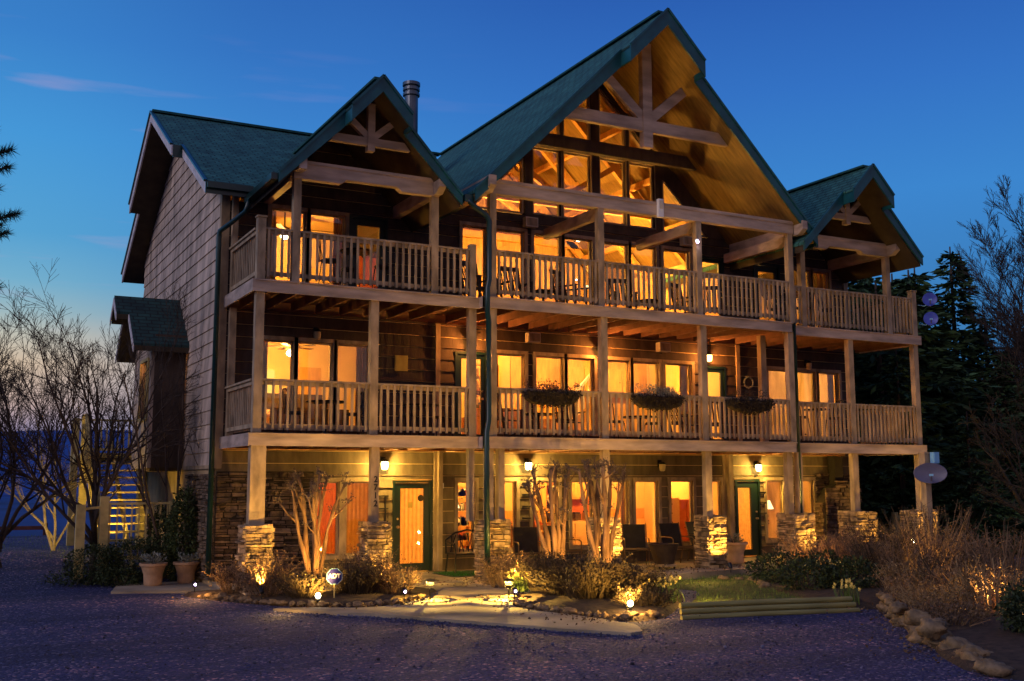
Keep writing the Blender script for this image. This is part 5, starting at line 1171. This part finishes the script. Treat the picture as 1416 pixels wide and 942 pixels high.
# conifers beyond the right side of the house
def conifer_mesh(h, R, seed, dens=1.0):
    r = random.Random(seed); random.seed(seed); F = MB(); T = MB(); T.tube([(0, 0, 0), (0, 0, h*.5), (0, 0, h)], [.16, .10, .02], 7)
    nl = int(h*3.4*dens)
    for i in range(nl):
        z = h*(.04+.95*i/nl); rr = R*(1-z/h)**.85*r.uniform(.75, 1.15)+.08
        for k in range(int(5+rr*2.4)):
            a = r.uniform(0, 6.28); o = Vector((math.cos(a), math.sin(a), 0)); L_ = rr*r.uniform(.6, 1.15); tip = o*L_+Vector((0, 0, z-L_*.28+.1*L_*L_*.3)); T.tube([(0, 0, z), tip], [.018, .006], 3, False) if k % 2 else None
            for j in range(int(12+L_*20)):
                t = r.random()**.6; c = Vector((0, 0, z)).lerp(tip, t)+Vector((r.gauss(0, .07), r.gauss(0, .07), r.gauss(0, .05)))
                F.leaf(c, r.uniform(.16, .40), o*.8+Vector((r.gauss(0, .45), r.gauss(0, .45), r.gauss(-.25, .3))), .34)
    return F.mesh('crown', M_conif), T.mesh('trunk', M_bark)
CM = [conifer_mesh(11, 2.5, 5), conifer_mesh(9.5, 3.0, 6), conifer_mesh(12.2, 2.0, 7)]
CP = [(24.4, 7.6, 1, 1.08), (28.9, 10.5, 1, 1.16), (26.6, 10.0, 0, 1.02), (31.8, 8.5, 1, .98), (20.6, 6.4, 1, .72), (22.0, 4.2, 0, .62), (33.0, 4.6, 1, .82), (36.5, 2.8, 1, .72), (28.6, 1.2, 1, .42), (22.6, 5.5, 1, .98), (25.0, 6.2, 1, 1.06), (27.6, 8.2, 0, .98), (29.9, 8.4, 2, .97), (31.6, 6.0, 0, .80), (23.6, 9.5, 0, .9), (34.2, 9.0, 1, .88), (26.4, 2.6, 1, .64), (30.6, 2.6, 0, .52), (35.8, 5.0, 1, .72), (21.8, 10.5, 0, .88), (38, 9, 2, .74), (28.4, 5.2, 1, .74), (23.2, 2.6, 1, .5), (33.5, 1.5, 1, .5)]
CLb = ['full dark conifer filling the gap right of the upper deck', 'full conifer far back behind the pointed spruce', 'conifer far back above the lower right deck', 'full conifer between the pointed spruce and the bare tree', 'conifer right behind the last deck posts', 'conifer low behind the right deck railing', 'conifer below the tall bare tree', 'conifer at the very edge of the view under the bare tree', 'short conifer near the dark board fence', 'broad conifer showing between the upper right deck posts', 'broad tall conifer just right of the upper right deck', 'tall conifer left of the pointed spruce', 'slim pointed spruce, the tallest of the dark trees', 'medium conifer right of the pointed spruce', 'conifer behind the right deck corner', 'wide conifer under the bare tree crown', 'lower dark conifer right of the middle deck end', 'short dark conifer right of the satellite dish', 'dark conifer at the right edge of the view', 'conifer mostly hidden behind the house corner', 'slim conifer far back at the right', 'dense middle conifer behind the rail dishes', 'short conifer just behind the last deck post', 'short dark conifer low at the far right']
for (x, y, k_, s_), lb in zip(CP, CLb):
    t = thing('conifer_tree', lb, 'conifer', (x, y, -.6), U(0, 6), 'dark conifers right of the lodge'); t.scale = (s_*1.38, s_*1.38, s_)
    for nm, me in (('crown', CM[k_][0]), ('trunk', CM[k_][1])):
        o = bpy.data.objects.new(nm, me); COL.objects.link(o); o.parent = t
bare_tree('bare_tree', 'very tall bare tree with fine upswept twigs at the right edge', (31.6, 4.8, -.6), [((0, 0, 0), (0, 0, 1), 7.0, .2), ((0, 0, 2.6), (-.30, .0, 1), 8.2, .08), ((0, 0, 2.6), (.30, .1, 1), 9, .08), ((0, 0, 3.6), (-.12, -.2, 1), 9.3, .08), ((0, 0, 3.2), (.10, .25, 1), 9.4, .08), ((0, 0, 2.2), (-.36, .2, .9), 6.6, .06), ((0, 0, 3.0), (-.2, .2, 1), 8.8, .07)], 4, 44, kids=7, bias=.05, wig=.07, spread=.5, ratio=.50, lowest=.2, minr=.0085).scale = (1.05, 1.05, .88)
bare_tree('bare_tree', 'reddish bare branches lit in the dark right of the lodge', (21.5, -1.0, -.3), [((0, 0, 0), (.0, 0, 1), 3.2, .1), ((0, 0, 1.2), (-.5, .1, .8), 3.2, .06), ((0, 0, 1.4), (.6, -.1, .7), 3.4, .06), ((0, 0, 1.8), (.1, .1, 1), 3.3, .06)], 3, 12, mt=M_dryd, mb=M_dryd, kids=6, bias=.02, wig=.13, spread=.75, ratio=.5, minr=.007)
bare_tree('bare_tree', 'thin bare tree in the dark at the lower right edge', (17.5, -4.0, -.2), [((0, 0, 0), (.1, 0, 1), 2.4, .05), ((0, 0, .8), (.6, 0, .8), 2.4, .035), ((0, 0, .6), (-.3, 0, .9), 1.9, .035)], 3, 17, mt=M_dryd, mb=M_dryd, kids=5, bias=.03, wig=.14, spread=.75, ratio=.5, minr=.006)

# ------------------------------------------------------------------ garden structures
def fence(name, label, p, q, zs, hp, m, n):
    t = thing(name, label, 'fence', p); p = Vector(p); q = Vector(q)-p
    for i in range(n):
        c = q*(i/(n-1)); MB().box(c.x-.07, c.x+.07, c.y-.07, c.y+.07, c.z-.4, c.z+hp).build('post', m, t)
    for z in zs: MB().beam((0, 0, z), (q.x, q.y, q.z+z), .05, .13).build('rail', m, t)
M_redfence = mat('red_brown_rail', (.10, .035, .03), .8, .3, 4)
fence('rail_fence', 'two rail wooden fence on the brow of the hill at the far left', (-12, 20.5, -.75), (-1.9, 19.5, -.75), (.85, 1.25), 1.4, M_redfence, 6)
fence('rail_fence', 'dark board fence in the shade at the far right', (20.5, 3.2, -.3), (36, 1.5, -.8), (.5, .85, 1.2), 1.35, M_yel2, 9)
def stairs():
    t = thing('deck_stairs', 'open wooden stairs and small landing lit yellow at the left side', 'stairs', (-1.3, 8.6, 0)); z1 = 2.76; n = 15
    for i in range(n):
        f = (i+.5)/n; MB().box(-.62, .62, -3.9*f-.15, -3.9*f+.12, z1-(z1-.1)*f-.03, z1-(z1-.1)*f+.012).build('tread', M_yel2, t)
    for x in (-.64, 0, .64): MB().beam((x, 0, z1-.16), (x, -3.95, -.02), .045, .24).build('stringer', M_yel2, t)
    MB().box(-.75, 1.15, .0, 2.3, z1-.2, z1).build('landing', M_yel2, t)
    for x, y, za, zb in ((-.7, -.02, 0, 3.72), (.72, -.02, 0, 3.72), (-.7, 2.2, 0, 3.75), (1.1, 2.2, 0, 3.75), (-.72, -4.3, .0, 1.72), (.72, -4.3, .0, 1.6), (-1.2, -4.4, .0, 1.55)):
        MB().box(x-.09, x+.09, y-.09, y+.09, za, zb).build('post', M_yel2, t)
    B = MB(); B.beam((-.7, 2.2, z1+.95), (1.1, 2.2, z1+.95), .1, .05); B.beam((-.7, 2.2, z1+.15), (1.1, 2.2, z1+.15), .05, .07)
    for i in range(12): x = -.62+i*.145; B.box(x-.02, x+.02, 2.18, 2.22, z1+.15, z1+.95)
    B.build('railing', M_yel2, t)
    B = MB(); B.beam((-.7, 0, z1+.95), (-.72, -4.3, 1.1), .06, .1)
    for i in range(16): f = (i+.5)/16; B.box(-.73, -.69, -4.3*f-.02, -4.3*f+.02, z1-2.7*f, z1+.93-2.6*f)
    B.build('railing', M_yel2, t)
    B = MB(); B.beam((-.72, -4.32, 1.56), (.72, -4.32, 1.56), .1, .05); B.beam((-.72, -4.32, .4), (.72, -4.32, .4), .05, .07)
    for i in range(9): x = -.6+i*.15; B.box(x-.016, x+.016, -4.34, -4.30, .4, 1.55)
    B.beam((-1.2, -4.4, 1.45), (-.72, -4.32, 1.5), .08, .05)
    B.build('railing', M_yel2, t)
stairs()
t = thing('stair_floodlight', 'small floodlight shining on the side stairs', 'floodlight', (-2.35, 4.95, .65)); MB().lathe([(.03, 0), (.03, .12), (.07, .14), (.08, .24), (.06, .25)], (0, 0, 0), 10).build('housing', M_metal, t)
lamp((-2.05, 5.5, .95), 360, (1, .66, .12), .05, 120, (.95, 2.2, .75))
lamp((-3.3, 8.3, .9), 3, (1, .62, .14), .05)

# edging stones, shared meshes
RK = []
for k in range(7):
    B = MB(); B.ball((0, 0, 0), .5, 18, (1.0, .76, .55), .55, k*2.7+1); m_ = B.mesh('fieldstone', M_rock); m_.polygons.foreach_set('use_smooth', [True]*len(m_.polygons)); RK.append(m_)
def rocks(pts, s, group, label, m=None):
    for i, (x, y, z) in enumerate(pts):
        o = bpy.data.objects.new('edging_stone', RND.choice(RK)); COL.objects.link(o); k = s*U(.7, 1.3); o.location = (x, y, z+k*.12); o.scale = (k, k*U(.8, 1.1), k*U(.7, 1.1)); o.rotation_euler = (U(-.2, .2), U(-.2, .2), U(0, 6.28)); tag(o, label, 'stone', group)
def along(P, n, jit=.06, z=-.12):
    out = []; seg = [(Vector(a), Vector(b_)) for a, b_ in zip(P, P[1:])]; T = sum((b_-a).length for a, b_ in seg)
    for i in range(n):
        d = T*i/(n-1)
        for a, b_ in seg:
            l = (b_-a).length
            if d <= l+1e-6: q = a.lerp(b_, d/l); break
            d -= l
        out.append((q.x+U(-jit, jit), q.y+U(-jit, jit), z))
    return out
rocks(along([(9.9, -6.5), (8.9, -7.3), (7.6, -8.9), (6.6, -10.2), (5.3, -12.2)], 30, .1), .36, 'fieldstones edging the right bed', 'rough tan fieldstone in the row edging the right bed')
rocks([(x+.12, y+.25, .06) for x, y, z in along([(8.9, -7.3), (7.6, -8.9), (6.2, -10.7)], 9, .1)], .32, 'upper fieldstones of the right bed', 'tan fieldstone lying on the row that edges the right bed')
rocks(along([(-.6, .35), (-.2, -.7), (.25, -1.65), (.9, -2.2), (1.5, -2.45), (2.2, -2.2), (2.8, -1.7)], 26, .04), .18, 'flat stones edging the left bed', 'flat tan stone in the edging of the left bed')
rocks(along([(4.15, -2.7), (3.85, -3.6), (3.9, -4.6), (4.1, -5.6), (4.4, -6.1), (4.9, -6.1)], 26, .05), .19, 'flat stones edging the middle bed', 'flat tan stone in the edging of the middle bed')
rocks(along([(9.9, -1.7), (10.3, -2.3), (10.0, -3.0), (9.4, -3.6)], 9, .06), .26, 'small stones edging the lawn', 'small tan stone in the curve between lawn and right bed')
# log edging
for i, (dz, dy, lb) in enumerate([(.0, 0, 'lowest round log of the log edging'), (.085, .08, 'middle round log of the log edging'), (.17, .16, 'top round log of the log edging')]):
    a = Vector((5.25+.05*i, -6.45+dy, -.13+dz)); b_ = Vector((8.45, -7.05+dy, -.13+dz)); o = MB().tube([a-a, (b_-a)*.5+Vector((0, .02, .005)), b_-a], [.046, .048, .045], 10).build('edging_log', M_timb, smooth=False); o.location = a; tag(o, lb, 'log', 'logs edging the lawn')

# ------------------------------------------------------------------ sign, dishes, ground lights
t = thing('security_sign', 'blue octagonal yard sign lettered ADT on a yellow stake', 'yard sign', (1.14, -1.72, -.1), -.3)
oct_ = [(.145*math.cos(PI/8+i*PI/4), .145*math.sin(PI/8+i*PI/4)+.44) for i in range(8)]
sg = MB().prism([(x*1.0, z) for x, z in oct_], -.012, .0).build('sign_face', M_adt, t)
sr = MB(); [sr.beam((oct_[i][0], -.014, oct_[i][1]), (oct_[(i+1) % 8][0], -.014, oct_[(i+1) % 8][1]), .008, .005, (0, 0, 1) if abs(oct_[i][0]-oct_[(i+1) % 8][0]) > .02 else (1, 0, 0)) for i in range(8)]; sr.build('sign_border', M_lnb, sg)
text_obj('sign_lettering', 'ADT', .108, M_white, (0, -.018, .445), (PI/2, 0, 0), sg, .002)
MB().box(-.012, .012, .001, .016, -.05, .38).build('stake', M_yel2, t)
def dish(loc, rz, r, label, m, tilt=.35, group=None):
    t = thing('satellite_dish', label, 'satellite dish', loc, rz, group); B = MB(); n = 20; prof = [(r*k/6, -.16*r*(1-(k/6)**2)) for k in range(7)]; B.lathe([(0.001, -.16*r)]+prof[1:]+[(r*1.02, .012), (r*.98, .02)]+[(p[0]*.98, p[1]+.02) for p in prof[::-1][:-1]]+[(0.001, -.14*r)], (0, 0, 0), n)
    o = B.build('reflector', m, t, smooth=False); o.rotation_euler = (PI/2-tilt+.25, 0, 0); MB().tube([(0, .05, -r*.2), (0, -r*.7, -r*.75), (0, -r*1.0, -r*.2)], .014, 5).build('arm', M_dish, t); MB().box(-.04, .04, -r*1.08, -r*.94, -r*.28, -r*.08).build('receiver', M_lnb, t)
    return t
DS = dish((16.0, -2.12, 2.18), -.8, .33, 'large oval grey satellite dish on a wooden pole in the right bed', M_dish); DS.scale = (1.15, 1, .75)
t = thing('dish_pole', 'square wooden pole that carries the large satellite dish', 'pole', (16.05, -1.95, -.1)); MB().box(-.09, .09, -.06, .10, 0, 2.75).build('shaft', M_trim, t); MB().box(-.11, .11, -.08, .12, 2.75, 2.79).build('cap', M_trim, t)
t = thing('pole_box', 'pale blue box on top of the dish pole', 'box', (16.2, -2.08, 2.42)); MB().box(-.09, .09, -.08, .04, 0, .27).build('case', M_lnb, t); MB().box(-.08, .08, -.09, -.081, .03, .24).build('cover', M_lnb, t)
for z, lb in ((6.98, 'upper of two small blue dishes on the end post of the upper deck'), (6.44, 'lower of two small blue dishes on the end post of the upper deck')):
    d_ = dish((18.78, .0, z), -.8, .19, lb, M_dishb, .3, 'small blue dishes on the deck end'); MB().tube([(0, .04, 0), (-.12, .2, -.15), (-.30, .30, -.1)], .012, 5).build('bracket', M_lnb, d_)
def ground_light(loc, label, w, d, col=(1, .55, .10), ang=95, bulb=True, r=.04, vis=.05):
    t = thing('ground_light', label, 'ground light', loc); MB().tube([(0, 0, -.05), (0, 0, .08)], .012, 5).build('spike', M_metal, t); dv = Vector(d).normalized()
    MB().tube([Vector((0, 0, .08))-dv*.03, Vector((0, 0, .08))+dv*.09], [.035, .05], 10).build('housing', M_metal, t)
    if bulb: MB().ball(tuple(Vector((0, 0, .1))+dv*.06+Vector((-.02, -.06, .03))), vis, 10).build('bulb', M_bulb, t)
    if w: lamp(tuple(Vector(loc)+Vector((0, 0, .1))+dv*.14), w, col, r, ang, d)
G_ = 'small up lights at the stone pillars'
for (x, y, lb, w) in [(.17, -.75, 'low light shining up the first stone pillar', 60), (2.55, -.72, 'low light shining up the second stone pillar by the porch door', 60), (5.3, -.95, 'low light shining up the pillar with the downspout', 38), (7.97, -.8, 'low light shining up the pillar behind the myrtles', 60), (11.05, -.55, 'low light shining up the pillar right of the patio chairs', 45), (13.9, -.6, 'low light shining up the wide pillar in the right bed', 34), (16.0, -.5, 'low light shining up the pillar before the fireplace', 14), (18.2, -.6, 'low light shining up the last pillar', 42)]:
    ground_light((x-.12, y-.18, -.02), lb, w*7.5, (.1, 1, 1.35), ang=88, bulb=False)
ground_light((.72, -2.12, -.1), 'glaring ground light left of the blue sign', 420, (.22, 1, .62), ang=88)
ground_light((4.75, -5.75, -.1), 'glaring ground light in front of the middle bed', 560, (.5, 1, .66), ang=88)
lamp((4.6, -6.1, .16), 42, (1, .55, .12), .04); lamp((-.15, -2.75, .12), 14, (1, .55, .12), .04)  # bare lamps without fixtures, added for warm spill on path tip and gravel
ground_light((15.2, -2.2, .45), 'glaring light among the tawny shrubs near the dish pole', 60, (.1, 1, .2), ang=140)
lamp((14.9, -2.5, .6), 20, (1, .55, .14), .04)
ground_light((11.5, -2.6, .05), 'unseen added light warming the right bed shrubs', 60, (.6, .4, .35), (1, .42, .10), ang=140, bulb=False)  # unseen ground light added to warm the shrubs
lamp((12.2, -5.2, .25), 26, (1, .5, .14), .05); lamp((8.9, -2.3, .35), 26, (1, .62, .12), .05); lamp((6.75, -5.1, .35), 50, (1, .58, .12), .04)  # bare lamps added to warm bed, lawn and daffodils, no fixtures there
for q_, lb_ in (((1.35, -.75), 'up light at the foot of the left myrtle'), ((5.75, -2.35), 'up light at the foot of the middle myrtle'), ((6.75, -2.85), 'up light at the foot of the right myrtle')): ground_light((*q_, .1), lb_, 130, (.05, 1, .95), (1, .50, .10), ang=105, bulb=False); lamp((9.4, -8.9, .3), 26, (1, .55, .16), .05)  # the bare lamp at the end is added to warm the right bed
def solar(loc, label):
    t = thing('solar_light', label, 'solar light', loc, 0, 'small violet white solar lights'); MB().tube([(0, 0, -.05), (0, 0, .12)], .01, 6).build('stake', M_metal, t); MB().lathe([(.035, .12), (.045, .2), (.06, .21), (.03, .24)], (0, 0, 0), 10).build('cap', M_metal, t); MB().ball((0, -.045, .17), .024, 8).build('led', M_violet, t)
for x, y, lb in ((-.75, .95, 'small bright solar light by the walk under the clay pots'), (.55, -.25, 'small bright solar light in the curled shrub at the first pillar'), (2.25, -2.3, 'small bright solar light at the left edge of the path'), (4.0, -3.2, 'small bright solar light at the right edge of the path')): solar((x, y, -.1), lb)
# added louvred path light: rings shaped to throw bands over the concrete
def added_path_light(loc, label, w):
    t = thing('added_path_light', label, 'added path light', loc); MB().tube([(0, 0, -.05), (0, 0, .2)], .015, 6).build('stake', M_metal, t)
    for za, zb in ((.2975, .3015), (.281, .2905), (.245, .262)): MB().lathe([(.0765, za), (.0765, zb), (.075, zb), (.075, za), (.0765, za)], (0, 0, 0), 20, 'z', False).build('louvre', M_metal, t)
    for a_ in (0, 2.09, 4.19): MB().tube([(.078*math.cos(a_), .078*math.sin(a_), .2), (.078*math.cos(a_), .078*math.sin(a_), .35)], .003, 4).build('louvre_rod', M_metal, t)
    MB().lathe([(.10, .34), (.09, .36), (.0, .38)], (0, 0, 0), 18).build('cap', M_metal, t)
    lamp((loc[0], loc[1], loc[2]+.31), w, (1, .58, .10), .002)
added_path_light((4.02, -2.95, -.1), 'added louvred path light among the stones right of the path', 270); added_path_light((2.75, -2.3, -.1), 'added louvred path light left of the path by the dry grass', 150)
lamp((-.9, .3, .2), 22, (1, .50, .12), .03)
for x, z in ((-236, 4), (-215, 8), (-150, 0)):
    pass
t = thing('valley_lamp', 'orange lamp glimmering far down in the valley left of the fence', 'far lamp', (-22, 300, -6.0)); MB().tube([(0, 0, -2), (0, 0, .3)], .15, 6).build('pole', M_metal, t); MB().ball((0, 0, .6), .7, 8).build('globe', M_farlight, t)
t = thing('valley_lamp', 'pale lamp glimmering far down in the valley nearer the bare trees', 'far lamp', (-9, 300, -5.0)); MB().tube([(0, 0, -3), (0, 0, .3)], .15, 6).build('pole', M_metal, t); MB().ball((0, 0, .6), .5, 8).build('globe', M_farlight, t)

# chairs, shelves and kitchen things behind the ground floor glass
GI = 'dark dining chairs inside the ground floor'
for (x, y, rz, lb) in [(7.75, 3.5, .3, 'dark dining chair inside, left of the left myrtle stems'), (8.95, 3.5, -.4, 'dark dining chair inside between the two myrtle clumps'), (9.9, 3.3, .5, 'dark dining chair inside behind the right myrtle clump'), (6.8, 3.6, .2, 'dark dining chair inside next to the pillar with the downspout'), (2.4, 3.3, .2, 'dark chair inside the red curtained window')]: clone(c0, (x, y, .0), rz, lb, GI)
round_table((8.4, 3.7, 0), .75, .5, 'round dining table inside behind the myrtles', M_cab)
def shelf(x0, x1, y, z0, z1, n, label, seed):
    t = thing('open_shelf', label, 'shelf', ((x0+x1)/2, y, z0)); w_ = (x1-x0)/2; B = MB()
    for i in range(n+1): z = (z1-z0)*i/n; B.box(-w_, w_, -.14, .12, z-.012, z+.012)
    B.box(-w_-.02, -w_, -.14, .12, 0, z1-z0); B.box(w_, w_+.02, -.14, .12, 0, z1-z0); B.build('frame', M_cab, t); r = random.Random(seed)
    for mm in (M_sofa, M_wicker, M_redwood, M_white, M_silv):
        C = MB()
        for i in range(n*4): u = r.uniform(-w_+.05, w_-.06); z = (z1-z0)*r.randrange(n)/n+.013; C.box(u, u+r.uniform(.02, .09), -.1, .05, z, z+r.uniform(.08, .24))
        q = C.build('shelf_contents', mm, t); q['kind'] = 'stuff'
shelf(6.55, 7.1, 5.2, .1, 2.0, 5, 'shelf crammed with objects behind the window right of the downspout', 3)
shelf(9.4, 10.1, 5.2, .9, 2.0, 3, 'open shelf with dishes behind the right myrtle clump', 4); shelf(7.6, 8.3, 5.9, 3.9, 5.2, 3, 'open shelf with dishes behind the first planter', 5); shelf(15.1, 15.7, 5.9, 3.5, 4.9, 3, 'open shelf behind the right hand middle windows', 6)
for x, y, z, w_, h_, mm, lb in ((10.45, 5.9, .92, .16, .3, M_metal, 'black coffee maker on the pale kitchen counter'), (10.85, 5.9, .92, .2, .22, M_wicker, 'dark toaster on the pale kitchen counter'), (11.15, 5.9, .92, .12, .26, M_cab, 'wooden canister on the pale kitchen counter'), (11.8, 6.0, 3.92, .25, .3, M_metal, 'black microwave on the middle floor kitchen counter')):
    t = thing('kitchen_appliance', lb, 'appliance', (x, y, z)); MB().box(-w_/2, w_/2, -.1, .1, 0, h_*.8).build('body', mm, t); MB().box(-w_/2+.02, w_/2-.02, -.08, .08, h_*.8+.001, h_).build('lid', M_metal, t)
t = thing('interior_stair', 'bright slanting stair rail inside the middle floor windows', 'stairs', (9.6, 4.6, 2.96)); B = MB(); B.beam((0, 0, 1.0), (1.5, 0, 2.5), .06, .08); B.build('handrail', M_white, t); MB().beam((0, 0, .1), (1.5, 0, 1.6), .06, .26).build('stringer', M_cab, t); B = MB()
for i in range(9): B.box(.08+.16*i, .11+.16*i, -.015, .015, .2+.16*i, 1.05+.16*i)
B.build('balusters', M_white, t)

t = thing('turf_mat', 'bright green turf mat on the patio in front of the black bench', 'mat', (5.25, 1.35, -.018)); B = MB().box(-.6, .75, -.55, .6, 0, .012); B.build('backing', M_doorg, t); B = MB(); r = random.Random(4)
for i in range(5000): B.blade((r.uniform(-.58, .73), r.uniform(-.53, .58), .01), r.uniform(.015, .03), r.uniform(0, .012), r.uniform(0, 6.28), .006, 1)
q = B.build('pile', M_turf, t); q['kind'] = 'stuff'
